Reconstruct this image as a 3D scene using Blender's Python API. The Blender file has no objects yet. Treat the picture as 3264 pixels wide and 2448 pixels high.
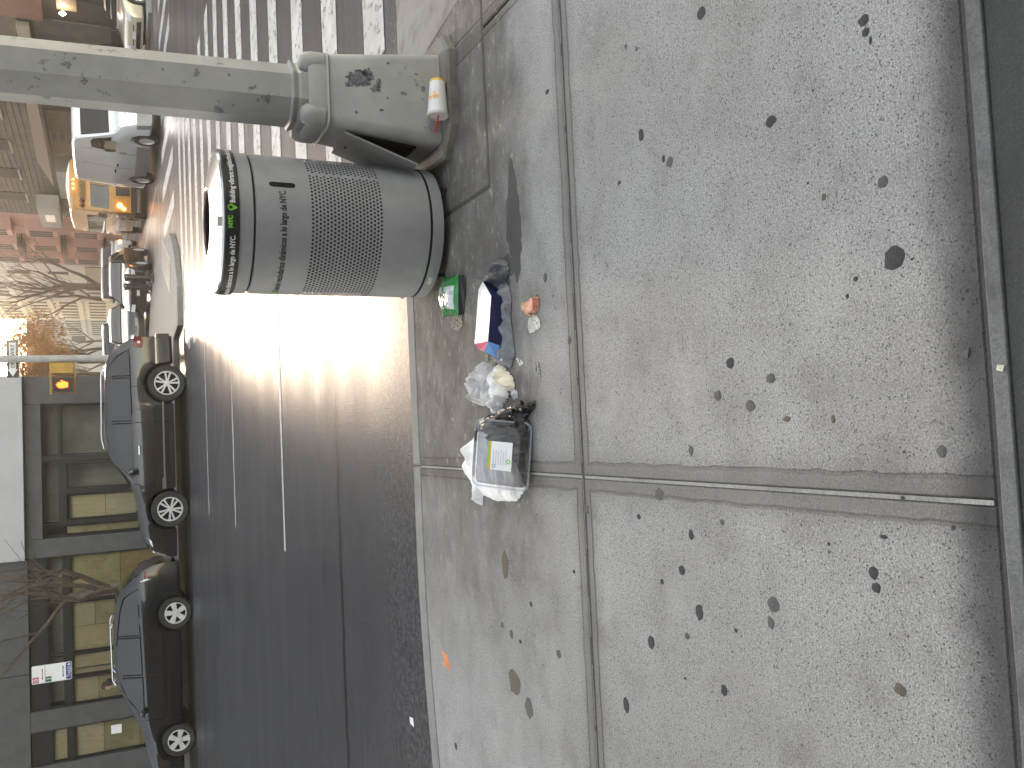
import bpy, bmesh, math, random
from mathutils import Vector, Matrix, noise
S = bpy.context.scene
C = S.collection
R = math.radians
PI = math.pi

# ---------------------------------------------------------------- camera
EYE = 1.55
pit, yaw, rol = R(25.4), R(3.2), R(-1.3)
fw = Vector((math.sin(yaw)*math.cos(pit), math.cos(yaw)*math.cos(pit), -math.sin(pit)))
rt = Vector((math.cos(yaw), -math.sin(yaw), 0)); up = rt.cross(fw)
rt, up = rt*math.cos(rol)+up*math.sin(rol), -rt*math.sin(rol)+up*math.cos(rol)
cd = bpy.data.cameras.new('camera'); cam = bpy.data.objects.new('camera', cd); C.objects.link(cam)
cd.sensor_width = 36; cd.lens = 30.157; cd.clip_start = .05; cd.clip_end = 1500
mx = Matrix((-up, rt, -fw)).transposed().to_4x4(); mx.translation = (0, 0, EYE)   # phone held upright: picture lies on its side
cam.matrix_world = mx
S.camera = cam

# ---------------------------------------------------------------- light
SUN_AZ, SUN_EL = R(6.6), R(6.2)
w = bpy.data.worlds.new('World'); S.world = w; w.use_nodes = True
nt = w.node_tree; nt.nodes.clear()
sky = nt.nodes.new('ShaderNodeTexSky'); sky.sky_type = 'NISHITA'; sky.sun_disc = False
sky.sun_elevation = SUN_EL; sky.sun_rotation = SUN_AZ
sky.air_density = 1.2; sky.dust_density = 1.3; sky.ozone_density = .8
bg = nt.nodes.new('ShaderNodeBackground'); bg.inputs[1].default_value = .15
out = nt.nodes.new('ShaderNodeOutputWorld')
hs_ = nt.nodes.new('ShaderNodeHueSaturation'); hs_.inputs['Saturation'].default_value = .58; nt.links.new(sky.outputs[0], hs_.inputs['Color']); nt.links.new(hs_.outputs[0], bg.inputs[0]); nt.links.new(bg.outputs[0], out.inputs[0])
sd = bpy.data.lights.new('sun', 'SUN'); sun = bpy.data.objects.new('sun', sd); C.objects.link(sun)
sd.energy = .6; sd.angle = R(11); sd.color = (1, .86, .68)
dv = Vector((math.sin(SUN_AZ)*math.cos(SUN_EL), math.cos(SUN_AZ)*math.cos(SUN_EL), math.sin(SUN_EL)))
sun.rotation_euler = dv.to_track_quat('Z', 'Y').to_euler(); sun.location = (10, 90, 30)
S.view_settings.view_transform = 'Standard'; S.view_settings.look = 'None'
S.view_settings.exposure = 3.12; S.view_settings.gamma = 1; S.view_settings.use_curve_mapping = False
S.view_settings.use_white_balance = True; S.view_settings.white_balance_temperature = 6900; S.view_settings.white_balance_tint = 15
S.render.engine = 'CYCLES'

# ---------------------------------------------------------------- materials
class NT:
    def __init__(s, name):
        s.m = bpy.data.materials.new(name); s.m.use_nodes = True
        s.t = s.m.node_tree; s.b = s.t.nodes['Principled BSDF']; s.o = s.t.nodes['Material Output']
    def n(s, k, **kw):
        x = s.t.nodes.new(k)
        for a, b in kw.items(): setattr(x, a, b)
        return x
    def l(s, a, b): s.t.links.new(a, b)
    def set(s, x, i, v):
        if hasattr(v, 'links'): s.l(v, x.inputs[i])
        elif v is not None: x.inputs[i].default_value = v
    def math(s, op, a, b=None, c=None, clamp=False):
        x = s.n('ShaderNodeMath', operation=op); x.use_clamp = clamp
        s.set(x, 0, a); s.set(x, 1, b); s.set(x, 2, c); return x.outputs[0]
    def mix(s, f, a, b, mode='MIX'):
        x = s.n('ShaderNodeMix', data_type='RGBA', blend_type=mode)
        s.set(x, 0, f); s.set(x, 6, col(a)); s.set(x, 7, col(b)); return x.outputs[2]
    def noise(s, sc, det=3, rough=.5, vec=None, dim=None):
        x = s.n('ShaderNodeTexNoise'); x.inputs['Scale'].default_value = sc
        x.inputs['Detail'].default_value = det; x.inputs['Roughness'].default_value = rough
        if vec is not None: s.l(vec, x.inputs['Vector'])
        return x.outputs[0]
    def voro(s, sc, vec=None, feat='F1', rnd=1):
        x = s.n('ShaderNodeTexVoronoi', feature=feat); x.inputs['Scale'].default_value = sc
        x.inputs['Randomness'].default_value = rnd
        if vec is not None: s.l(vec, x.inputs['Vector'])
        return x
    def ramp(s, f, a, b, va=0., vb=1.):
        x = s.n('ShaderNodeMapRange'); x.interpolation_type = 'SMOOTHSTEP'
        s.set(x, 0, f); x.inputs[1].default_value = a; x.inputs[2].default_value = b
        x.inputs[3].default_value = va; x.inputs[4].default_value = vb; return x.outputs[0]
    def co(s, sc=None):
        c = s.n('ShaderNodeTexCoord').outputs['Object']
        if sc is None: return c
        m = s.n('ShaderNodeMapping'); m.inputs['Scale'].default_value = sc; s.l(c, m.inputs[0]); return m.outputs[0]
    def geo(s, sc=None):
        c = s.n('ShaderNodeNewGeometry').outputs['Position']
        if sc is None: return c
        m = s.n('ShaderNodeMapping'); m.inputs['Scale'].default_value = sc; s.l(c, m.inputs[0]); return m.outputs[0]
    def bump(s, h, dist=.002, st=1.):
        x = s.n('ShaderNodeBump'); x.inputs['Distance'].default_value = dist; x.inputs['Strength'].default_value = st
        s.l(h, x.inputs['Height']); s.l(x.outputs[0], s.b.inputs['Normal'])
    def col(s, c): s.set(s.b, 'Base Color', col(c))
    def r(s, v): s.set(s.b, 'Roughness', v)
def col(c):
    if isinstance(c, tuple) and len(c) == 3: return (*c, 1)
    return c
def g3(v): return (v, v, v)

def simple(name, c, rough=.6, metal=0., var=.12, vs=6., bump=0., bs=60., emit=None, es=0., spec=.5, coat=0.):
    t = NT(name)
    if var:
        f = t.ramp(t.noise(vs, 4, .6, t.co()), .35, .65)
        t.col(t.mix(f, tuple(x*(1-var) for x in c), tuple(min(1, x*(1+var)) for x in c)))
    else: t.col(c)
    t.r(rough); t.b.inputs['Metallic'].default_value = metal; t.b.inputs['Specular IOR Level'].default_value = spec
    t.b.inputs['Coat Weight'].default_value = coat; t.b.inputs['Coat Roughness'].default_value = .04
    if bump: t.bump(t.noise(bs, 3, .6, t.co()), bump)
    if emit: t.b.inputs['Emission Color'].default_value = (*emit, 1); t.b.inputs['Emission Strength'].default_value = es
    return t.m

def concrete_mat():
    t = NT('sidewalk_concrete'); p = t.geo()
    sx = t.n('ShaderNodeSeparateXYZ'); t.l(p, sx.inputs[0]); X, Y = sx.outputs[0], sx.outputs[1]
    # distance to the scored joints, a little wobbly
    wob = t.math('MULTIPLY', t.math('SUBTRACT', t.noise(9, 3, .6, p), .5), .020)
    dl = []
    for v, A in ((-.19, X), (-2.1, X), (1.78, X), (2.7, Y), (1.07, Y)):
        dl.append(t.math('ABSOLUTE', t.math('SUBTRACT', A, v)))
    d = dl[0]
    for k in dl[1:-1]: d = t.math('MINIMUM', d, k)
    dj = t.math('ADD', d, wob)
    band = t.math('SUBTRACT', 1, t.ramp(dj, .046, .052))
    line = t.math('MULTIPLY', t.ramp(dj, .040, .048), t.math('SUBTRACT', 1, t.ramp(dj, .050, .056)))
    soot = t.math('SUBTRACT', 1, t.ramp(t.math('ADD', d, t.math('MULTIPLY', t.math('SUBTRACT', t.noise(3.5, 4, .6, p), .5), .1)), .0, .12))
    # aggregate
    fine = t.noise(210, 3, .7, p); mid = t.noise(85, 4, .7, p)
    base = t.mix(t.ramp(fine, .36, .64), g3(.20), (.46, .455, .445))
    base = t.mix(t.math('MULTIPLY', t.ramp(mid, .4, .7), .5), base, (.205, .19, .18))
    v1 = t.voro(105, p); darkspk = t.math('MULTIPLY', t.math('SUBTRACT', 1, t.ramp(v1.outputs[0], .16, .30)), t.ramp(t.noise(47, 2, .5, p), .42, .55))
    v2 = t.voro(90, t.geo((1.13, .93, 1))); lspk = t.math('MULTIPLY', t.math('SUBTRACT', 1, t.ramp(v2.outputs[0], .1, .2)), t.ramp(t.noise(61, 2, .5, t.geo((1.7, 1.3, 1))), .52, .64))
    exp_ = t.math('SUBTRACT', 1, t.math('MULTIPLY', band, .8))
    far = t.ramp(Y, 2.6, 2.78, 1, .45)
    base = t.mix(t.math('MULTIPLY', t.math('MULTIPLY', darkspk, exp_), t.math('MULTIPLY', far, .95)), base, (.06, .085, .08))
    base = t.mix(t.math('MULTIPLY', t.math('MULTIPLY', lspk, exp_), .6), base, (.52, .51, .49))
    v3 = t.voro(24, p); pit_ = t.math('MULTIPLY', t.math('SUBTRACT', 1, t.ramp(v3.outputs[0], .05, .12)), t.ramp(t.noise(5, 2, .5, p), .5, .62))
    base = t.mix(t.math('MULTIPLY', pit_, .8), base, (.06, .055, .055))
    # broad mottling
    big = t.noise(1.3, 5, .6, p); b2 = t.noise(5, 5, .65, p)
    base = t.mix(t.math('MULTIPLY', t.ramp(big, .38, .66), .30), base, (.17, .155, .14))
    base = t.mix(t.math('MULTIPLY', t.ramp(b2, .48, .70), .30), base, (.15, .135, .125))
    base = t.mix(t.math('MULTIPLY', t.ramp(t.noise(2.7, 3, .5, t.geo((1, 1.4, 1))), .52, .75), .28), base, (.45, .44, .42))
    # brush streaks
    st = t.noise(60, 3, .7, t.geo((.12, 1.2, 1)))
    base = t.mix(t.math('MULTIPLY', t.ramp(st, .5, .8), .18), base, g3(.13))
    base = t.mix(t.math('MULTIPLY', band, .38), base, (.17, .158, .145))
    base = t.mix(t.math('MULTIPLY', line, .28), base, (.05, .047, .045))
    base = t.mix(t.math('MULTIPLY', soot, .42), base, (.09, .082, .075))
    # soot along the building joint near the camera
    s2 = t.math('SUBTRACT', 1, t.ramp(t.math('ADD', Y, t.math('MULTIPLY', t.math('SUBTRACT', t.noise(4, 4, .65, p), .5), .12)), 1.12, 1.26))
    base = t.mix(t.math('MULTIPLY', s2, .85), base, (.035, .035, .038))
    # grimy brown area where the rubbish collects along the kerb
    gx = t.math('MULTIPLY', t.ramp(t.math('ADD', Y, t.math('MULTIPLY', t.math('SUBTRACT', t.noise(3, 4, .6, p), .5), .9)), 2.85, 3.3), t.ramp(t.math('ADD', X, t.math('MULTIPLY', t.math('SUBTRACT', t.noise(1.7, 4, .6, t.geo((1.2, 1.6, 1))), .5), 1.1)), -1.5, .1))
    gx2 = t.math('MULTIPLY', gx, t.ramp(t.noise(7, 5, .7, t.geo((.6, 1, 1))), .25, .62, .55, 1))
    base = t.mix(t.math('MULTIPLY', gx2, .82), base, (.078, .067, .056))
    flk = t.math('MULTIPLY', t.math('MULTIPLY', t.ramp(t.noise(16, 5, .75, t.geo((.7, 1.3, 1))), .57, .65), gx), .6)
    base = t.mix(flk, base, (.36, .34, .30))
    t.col(base); t.r(t.ramp(b2, .3, .7, .72, .9)); t.b.inputs['Specular IOR Level'].default_value = .35
    h = t.math('ADD', t.math('MULTIPLY', fine, .35), t.math('MULTIPLY', mid, .6))
    h = t.math('SUBTRACT', h, t.math('MULTIPLY', darkspk, .6)); h = t.math('SUBTRACT', h, t.math('MULTIPLY', line, 2.5))
    h = t.math('SUBTRACT', h, t.math('MULTIPLY', pit_, 1.5))
    t.bump(h, .0022)
    return t.m

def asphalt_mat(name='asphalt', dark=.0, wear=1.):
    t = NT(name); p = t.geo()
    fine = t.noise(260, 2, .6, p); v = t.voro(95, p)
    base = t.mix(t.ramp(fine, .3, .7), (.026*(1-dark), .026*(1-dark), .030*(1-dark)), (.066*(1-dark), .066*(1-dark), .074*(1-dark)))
    stn = t.math('MULTIPLY', t.math('SUBTRACT', 1, t.ramp(v.outputs[0], .12, .3)), t.ramp(t.noise(38, 2, .5, p), .45, .6))
    base = t.mix(t.math('MULTIPLY', stn, .75*wear), base, (.24, .238, .235))
    # polished wheel tracks running along the avenue
    tr = t.noise(1.1, 4, .6, t.geo((.10, 1.5, 1))); tr2 = t.noise(3.5, 5, .65, t.geo((.14, 1.5, 1)))
    base = t.mix(t.math('MULTIPLY', t.ramp(tr, .42, .66), .5), base, (.065, .065, .07))
    base = t.mix(t.math('MULTIPLY', t.ramp(tr2, .55, .8), .4), base, (.085, .083, .082))
    bl = t.noise(.7, 4, .6, p); base = t.mix(t.math('MULTIPLY', t.ramp(bl, .5, .72), .5), base, g3(.028))
    # oil drips
    sx = t.n('ShaderNodeSeparateXYZ'); t.l(p, sx.inputs[0]); Y = sx.outputs[1]
    od = t.math('MULTIPLY', t.ramp(t.noise(2.6, 3, .6, t.geo((.8, 2.8, 1))), .66, .73), .8)
    base = t.mix(od, base, g3(.010))
    # tar seam
    wob = t.math('MULTIPLY', t.math('SUBTRACT', t.noise(4, 4, .7, p), .5), .14)
    seam = t.math('SUBTRACT', 1, t.ramp(t.math('ABSOLUTE', t.math('SUBTRACT', t.math('ADD', Y, wob), 6.83)), .022, .055))
    gap = t.ramp(t.noise(5, 3, .6, t.geo((1, .1, 1))), .3, .45)
    base = t.mix(t.math('MULTIPLY', seam, t.math('MULTIPLY', gap, .9)), base, g3(.012))
    # gravelly paler margin by the kerb
    mg = t.math('MULTIPLY', t.math('SUBTRACT', 1, t.ramp(t.math('ADD', Y, t.math('MULTIPLY', t.math('SUBTRACT', t.noise(2.1, 4, .6, t.geo((.5, 1, 1))), .5), 1.6)), 5.1, 6.6)), t.ramp(t.noise(24, 4, .8, p), .45, .62))
    base = t.mix(t.math('MULTIPLY', mg, .34*wear), base, (.19, .185, .18))
    t.col(base)
    t.r(t.ramp(tr, .35, .7, .42, .32)); t.b.inputs['Specular IOR Level'].default_value = .15
    t.bump(t.math('ADD', t.math('MULTIPLY', fine, .4), t.math('MULTIPLY', t.math('SUBTRACT', 1, v.outputs[0]), .8)), .0017)
    return t.m

def paint_line_mat():
    t = NT('road_paint'); p = t.geo()
    f = t.ramp(t.noise(14, 6, .75, t.geo((1, .6, 1))), .37, .47); f2 = t.ramp(t.noise(3, 4, .6, p), .3, .7)
    c = t.mix(f2, (.38, .38, .375), (.56, .555, .54)); t.col(t.mix(t.math('MULTIPLY', f, .96), (.10, .10, .10), c)); t.r(.5)
    t.bump(t.noise(200, 3, .6, p), .0012); return t.m

def galv_mat(name, c, chips=True, rough=.5):
    t = NT(name); p = t.co()
    f = t.noise(5, 5, .6, p); base = t.mix(t.ramp(f, .3, .7), tuple(x*.9 for x in c), tuple(x*1.1 for x in c))
    if chips:
        ch = t.math('MULTIPLY', t.ramp(t.noise(11, 6, .7, p), .61, .63), t.ramp(t.noise(2.3, 2, .5, p), .46, .54))
        base = t.mix(t.math('MULTIPLY', ch, .75), base, (.10, .105, .12))
        sp = t.math('MULTIPLY', t.math('SUBTRACT', 1, t.ramp(t.voro(18, p).outputs[0], .08, .12)), t.ramp(t.noise(3.7, 2, .5, p), .52, .6))
        base = t.mix(t.math('MULTIPLY', sp, .7), base, (.08, .08, .08))
        h = t.math('SUBTRACT', t.math('MULTIPLY', t.noise(40, 4, .6, p), .6), t.math('MULTIPLY', ch, .9))
        t.bump(h, .0015)
    else: t.bump(t.noise(160, 3, .6, p), .0006)
    drt = t.ramp(t.noise(1.7, 4, .6, t.co((1, 1, .5))), .5, .8)
    base = t.mix(t.math('MULTIPLY', drt, .22), base, (.13, .12, .10))
    t.col(base); t.r(rough); return t.m

def glass_mat(name, tint=(.88, .9, .88), rough=.03, refl=1.35, op=.04, body=(.10, .10, .10)):
    t = NT(name); t.t.nodes.remove(t.b)
    tr = t.n('ShaderNodeBsdfTransparent'); tr.inputs[0].default_value = (*tint, 1)
    gl = t.n('ShaderNodeBsdfGlossy'); gl.inputs['Roughness'].default_value = rough
    df = t.n('ShaderNodeBsdfDiffuse'); df.inputs[0].default_value = (*body, 1)
    m1 = t.n('ShaderNodeMixShader'); m1.inputs[0].default_value = op; t.l(tr.outputs[0], m1.inputs[1]); t.l(df.outputs[0], m1.inputs[2])
    fr = t.n('ShaderNodeFresnel'); fr.inputs[0].default_value = refl
    m2 = t.n('ShaderNodeMixShader'); t.l(fr.outputs[0], m2.inputs[0]); t.l(m1.outputs[0], m2.inputs[1]); t.l(gl.outputs[0], m2.inputs[2])
    t.l(m2.outputs[0], t.o.inputs[0]); return t.m

def film_mat(name, c, alpha, rough=.35, bumpd=.004, bs=45, trans=True):
    t = NT(name); p = t.co()
    wr = t.noise(bs, 5, .6, p); w2 = t.noise(bs*.35, 4, .6, p)
    t.col(t.mix(t.ramp(w2, .3, .7), tuple(x*.8 for x in c), tuple(min(1, x*1.15) for x in c))); t.r(rough)
    t.b.inputs['Specular IOR Level'].default_value = .6
    if alpha < 1: t.b.inputs['Alpha'].default_value = alpha
    t.bump(t.math('ADD', wr, t.math('MULTIPLY', w2, 1.5)), bumpd); return t.m

M = {}
M['concrete'] = concrete_mat()
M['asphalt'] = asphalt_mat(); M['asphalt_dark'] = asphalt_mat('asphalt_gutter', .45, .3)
M['paint'] = paint_line_mat()
def plainconc(name, c, bs=120, var=.35):
    t = NT(name); p = t.geo()
    b = t.mix(t.ramp(t.noise(180, 3, .6, p), .3, .7), tuple(x*.8 for x in c), tuple(x*1.15 for x in c))
    b = t.mix(t.math('MULTIPLY', t.ramp(t.noise(4, 5, .65, p), .42, .7), var), b, tuple(x*.4 for x in c))
    t.col(b); t.r(.85); t.bump(t.noise(bs, 4, .6, p), .003); return t.m
M['kerb'] = plainconc('kerb_concrete', (.25, .245, .23)); M['ramp'] = plainconc('ramp_concrete', (.21, .205, .195), 90, .8)
M['footing'] = plainconc('footing_concrete', (.20, .19, .17), 40, .6); M['filler'] = plainconc('joint_filler', (.32, .315, .30), 60, .5)
M['dirt'] = plainconc('joint_dirt', (.07, .065, .06)); M['farwalk'] = plainconc('far_sidewalk', (.27, .26, .25))
M['sill'] = plainconc('dark_granite', (.055, .058, .056), 300, .4); M['sill_edge'] = plainconc('worn_edge', (.15, .155, .155), 60, .8)
M['pole'] = galv_mat('pole_grey_paint', (.34, .345, .335)); M['cover'] = galv_mat('cover_grey_paint', (.27, .275, .265), False)
M['bin'] = galv_mat('bin_grey_paint', (.30, .312, .33), False, .42)
M['black'] = simple('black_plastic', g3(.012), .35); M['void'] = simple('dark_inside', g3(.004), .9, var=0)
M['band'] = simple('band_black', (.018, .02, .022), .3)
M['steel'] = simple('spun_steel', g3(.62), .24, 1., .06, 30.)
M['white'] = simple('white_print', g3(.75), .5, var=0); M['green'] = simple('green_print', (.16, .55, .05), .5, var=0)
M['darktext'] = simple('dark_print', g3(.02), .5, var=0); M['redin'] = simple('red_liner', (.30, .02, .015), .5)
M['rubber'] = simple('tyre_rubber', g3(.022), .75, var=.2); M['alloy'] = simple('alloy_rim', g3(.68), .3, .25, .05)
M['chrome'] = simple('chrome_trim', g3(.75), .12, 1., 0); M['carblack'] = simple('paint_black', (.012, .012, .015), .22, 0, 0, coat=1.)
M['carnavy'] = simple('paint_navy', (.004, .005, .008), .2, 0, 0, coat=.6); M['carwhite'] = simple('paint_white', (.78, .80, .83), .25, 0, 0, coat=1.)
M['carsilver'] = simple('paint_silver', (.30, .31, .33), .25, .5, 0, coat=1.); M['cargrey'] = simple('paint_dark_grey', (.007, .007, .008), .22, 0, 0, coat=.8)
M['busyellow'] = simple('bus_yellow', (.52, .23, .02), .35, 0, .1, coat=.5); M['lamp_white'] = simple('lamp_glass', (.7, .7, .72), .1, 0, 0)
M['cargold'] = simple('paint_champagne', (.55, .50, .40), .25, .3, 0, coat=1.)
M['lamp_red'] = simple('lamp_red', (.13, .008, .008), .12, 0, 0); M['lamp_orange'] = simple('lamp_orange_on', (.9, .3, .02), .3, 0, 0, emit=(1, .36, .04), es=3.5)
M['amber'] = simple('amber_lens', (.7, .2, .02), .2, 0, 0); M['head_on'] = simple('headlight_on', g3(.9), .3, 0, 0, emit=(1, .97, .95), es=12)
M['carglass'] = simple('car_glass', (.006, .007, .008), .03, 0, 0, spec=.6); M['plate'] = simple('plate', (.55, .56, .5), .5, var=.2)
M['winglass'] = glass_mat('window_glass'); M['hand_on'] = simple('signal_hand_on', (1, .2, .02), .4, 0, 0, emit=(1, .035, .004), es=2.2)
M['sigyellow'] = simple('signal_yellow', (.42, .24, .04), .5); M['signgreen'] = simple('sign_green', (.02, .12, .07), .5)
M['bark'] = simple('bark', (.13, .105, .085), .9, 0, .35, 12, .01, 30); M['twig'] = simple('twig', (.10, .075, .055), .9, 0, .2)
t = NT('autumn_leaf'); t.t.nodes.remove(t.b); d_ = t.n('ShaderNodeBsdfDiffuse'); d_.inputs[0].default_value = (.30, .13, .03, 1); r_ = t.n('ShaderNodeBsdfTranslucent'); r_.inputs[0].default_value = (.55, .26, .05, 1)
m_ = t.n('ShaderNodeMixShader'); m_.inputs[0].default_value = .5; t.l(d_.outputs[0], m_.inputs[1]); t.l(r_.outputs[0], m_.inputs[2]); t.l(m_.outputs[0], t.o.inputs[0]); M['leaf'] = t.m

# ---------------------------------------------------------------- mesh helpers
class MB:
    def __init__(s): s.v = []; s.f = []; s.m = []
    def add(s, vs, fs, m=0):
        o = len(s.v); s.v += [tuple(v) for v in vs]; s.f += [tuple(i+o for i in f) for f in fs]; s.m += [m]*len(fs)
    def box(s, x0, x1, y0, y1, z0, z1, m=0, mat=None):
        vs = [Vector(v) for v in ((x0,y0,z0),(x1,y0,z0),(x1,y1,z0),(x0,y1,z0),(x0,y0,z1),(x1,y0,z1),(x1,y1,z1),(x0,y1,z1))]
        if mat is not None: vs = [mat @ v for v in vs]
        s.add(vs, [(0,3,2,1),(4,5,6,7),(0,1,5,4),(1,2,6,5),(2,3,7,6),(3,0,4,7)], m)
    def prism(s, poly, z0, z1, m=0, top=None, inset=0, bev=0):
        n = len(poly)
        ring = lambda z, k=0: [(x, y, z) for x, y in (poly if not k else shrink(poly, k))]
        vs = ring(z0)+(ring(z1-bev) if bev else [])+ring(z1, bev or inset); L = len(vs)//n
        fs = [tuple(reversed(range(n)))]
        for j in range(L-1):
            for i in range(n): fs.append((j*n+i, j*n+(i+1) % n, (j+1)*n+(i+1) % n, (j+1)*n+i))
        fs.append(tuple((L-1)*n+i for i in range(n))); s.add(vs, fs, m)
    def tube(s, pts, rad, n=8, m=0, cap=True):
        pts = [Vector(p) for p in pts]; rad = rad if isinstance(rad, (list, tuple)) else [rad]*len(pts)
        vs = []; pu = None
        for i, p in enumerate(pts):
            d = (pts[min(i+1, len(pts)-1)]-pts[max(i-1, 0)]).normalized()
            u = d.orthogonal().normalized() if pu is None else (pu-d*pu.dot(d)).normalized()
            pu = u; v = d.cross(u)
            for k in range(n):
                a = 2*PI*k/n; vs.append(p+(u*math.cos(a)+v*math.sin(a))*rad[i])
        fs = [(i*n+k, i*n+(k+1) % n, (i+1)*n+(k+1) % n, (i+1)*n+k) for i in range(len(pts)-1) for k in range(n)]
        if cap: fs += [tuple(reversed(range(n))), tuple((len(pts)-1)*n+k for k in range(n))]
        s.add(vs, fs, m)
    def lathe(s, prof, n=32, m=0, a0=0, a1=2*PI, mat=None):
        full = abs(a1-a0-2*PI) < 1e-6; K = n if full else n+1
        vs = [Vector((r*math.cos(a0+(a1-a0)*k/n), r*math.sin(a0+(a1-a0)*k/n), z)) for r, z in prof for k in range(K)]
        if mat is not None: vs = [mat @ v for v in vs]
        fs = [(i*K+k, i*K+(k+1) % K, (i+1)*K+(k+1) % K, (i+1)*K+k) for i in range(len(prof)-1) for k in range(n)]
        s.add(vs, fs, m)
    def quad(s, a, b, c, d, m=0): s.add([a, b, c, d], [(0, 1, 2, 3)], m)
    def build(s, name, mats, parent=None, smooth=False, ang=35):
        me = bpy.data.meshes.new(name); me.from_pydata(s.v, [], s.f)
        mats = mats if isinstance(mats, (list, tuple)) else [mats]
        for a in mats: me.materials.append(M[a] if isinstance(a, str) else a)
        me.polygons.foreach_set('material_index', s.m)
        me.update()
        if smooth:
            me.polygons.foreach_set('use_smooth', [True]*len(me.polygons))
            try: me.set_sharp_from_angle(angle=R(ang))
            except Exception: pass
        o = bpy.data.objects.new(name, me); C.objects.link(o)
        if parent is not None: o.parent = parent
        return o
def shrink(poly, k):
    n = len(poly); out = []
    for i in range(n):
        p0, p1, p2 = (Vector(poly[j]).to_2d() for j in (i-1, i, (i+1) % n))
        a = (p1-p0).normalized(); b = (p2-p1).normalized()
        na = Vector((-a.y, a.x)); nb = Vector((-b.y, b.x)); q = (na+nb)
        q = q/max(q.dot(na), .3) if q.length > 1e-6 else na
        out.append((p1.x+q.x*k, p1.y+q.y*k))
    return out
def thing(name, label, cat, loc=(0, 0, 0), rz=0, group=None):
    o = bpy.data.objects.new(name, None); C.objects.link(o); o.location = loc; o.rotation_euler = (0, 0, rz); o.empty_display_size = .2
    return tag(o, label, cat, group)
def tag(o, label, cat, group=None):
    o['label'] = label; o['category'] = cat
    if group: o['group'] = group
    return o
def struct(o): o['kind'] = 'structure'; return o
def text_mb(body, size, bold=.0):
    cu = bpy.data.curves.new('t', 'FONT'); cu.body = body; cu.size = size; cu.offset = bold; cu.resolution_u = 2
    o = bpy.data.objects.new('t', cu); C.objects.link(o)
    bpy.context.view_layer.update()
    me = bpy.data.meshes.new_from_object(o.evaluated_get(bpy.context.evaluated_depsgraph_get()))
    vs = [v.co.copy() for v in me.vertices]; fs = [tuple(p.vertices) for p in me.polygons]
    bpy.data.objects.remove(o); bpy.data.meshes.remove(me)
    return vs, fs
# ---------------------------------------------------------------- setting: ground, road, pavement
RZ = -.12
mb = MB(); mb.add([(-60, -30, RZ-.06), (70, -30, RZ-.06), (70, 260, RZ-.06), (-60, 260, RZ-.06)], [(0, 1, 2, 3)])
struct(mb.build('ground', 'asphalt_dark'))
mb = MB(); mb.add([(-60, 4.2, RZ), (70, 4.2, RZ), (70, 260, RZ), (-60, 260, RZ)], [(0, 1, 2, 3)])
road = struct(mb.build('road', 'asphalt'))
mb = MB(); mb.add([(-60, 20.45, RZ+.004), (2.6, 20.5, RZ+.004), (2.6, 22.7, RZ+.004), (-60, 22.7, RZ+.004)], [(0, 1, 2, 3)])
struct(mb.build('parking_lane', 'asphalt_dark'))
mk = bpy.data.objects.new('road_markings', None); C.objects.link(mk); struct(mk)
def bar(name, x0, x1, y0, y1):
    m_ = MB(); n = 14; rnd = random.Random(int(x0*97+y0*31)); L = x1-x0 > y1-y0
    lo, hi = [], []
    for i in range(n+1):
        t = i/n; j = lambda: rnd.uniform(-.006, .006)
        if L: lo.append((x0+(x1-x0)*t, y0+j(), 0)); hi.append((x0+(x1-x0)*t, y1+j(), 0))
        else: lo.append((x1+j(), y0+(y1-y0)*t, 0)); hi.append((x0+j(), y0+(y1-y0)*t, 0))
    m_.add([(a, b, RZ+.004) for a, b, c in lo+hi], [(i, i+1, n+2+i, n+1+i) for i in range(n)])
    return m_.build(name, 'paint', mk)
for k in range(14):
    y = 5.17+1.183*k; bar('crosswalk_bar', 2.02 if k else 2.45, 7.28, y, y+.46)
for k in range(8):
    x = 5.93+1.14*k; bar('crosswalk_bar', x, x+.42, 22.7, 26.9)
for y, x0, x1 in ((9.16, -1.18, 1.62), (12.95, -1.26, 1.9), (16.5, -1.33, 1.9)): bar('lane_line', x0, x1, y, y+.085)
bar('lane_line', 8.35, 8.47, 30, 110)
bar('lane_line', 11.6, 11.7, 30, 110)

pv = bpy.data.objects.new('pavement', None); C.objects.link(pv); struct(pv)
def slab(poly, z=0., mat='concrete', name='slab', th=.11):
    m_ = MB(); m_.prism(poly, z-th, z, bev=.006); return m_.build(name, mat, pv)
g_ = .006
XS = [-6., -4.02, -2.1, -.19, 1.78, 3.7, 5.6]
for i in range(len(XS)-1):
    a, b = XS[i]+g_, XS[i+1]-g_
    slab([(a, 1.1+g_), (b, 1.1+g_), (b, 2.7-g_), (a, 2.7-g_)])
def kx(x):                                            # inner edge of the kerb: it bends towards the corner on the left
    return 4.47-.0*x if x > -.7 else 4.47-.10*(-.7-x)**1.6
def row(a, b): return [(a+(b-a)*i/8, kx(a+(b-a)*i/8)) for i in range(9)]
slab([(-.19+g_, 2.7+g_), (1.78-g_, 2.7+g_), (1.78-g_, 3.39), (1.06, 3.39), (1.06, 4.47), (-.19+g_, 4.47)])
for a, b in ((-2.1, -.19), (-4.02, -2.1), (-6, -4.02)):
    slab([(a+g_, 2.7+g_), (b-g_, 2.7+g_)]+list(reversed(row(a+g_, b-g_))))
slab([(1.78+g_, 2.7+g_), (3.7-g_, 2.7+g_), (3.7-g_, 3.39), (1.78+g_, 3.39)])
slab([(3.7+g_, 2.7+g_), (5.6, 2.7+g_), (5.6, 3.39), (3.7+g_, 3.39)])
slab([(1.075, 3.405), (2.07, 3.405), (1.93, 4.47), (1.075, 4.47)])
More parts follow.
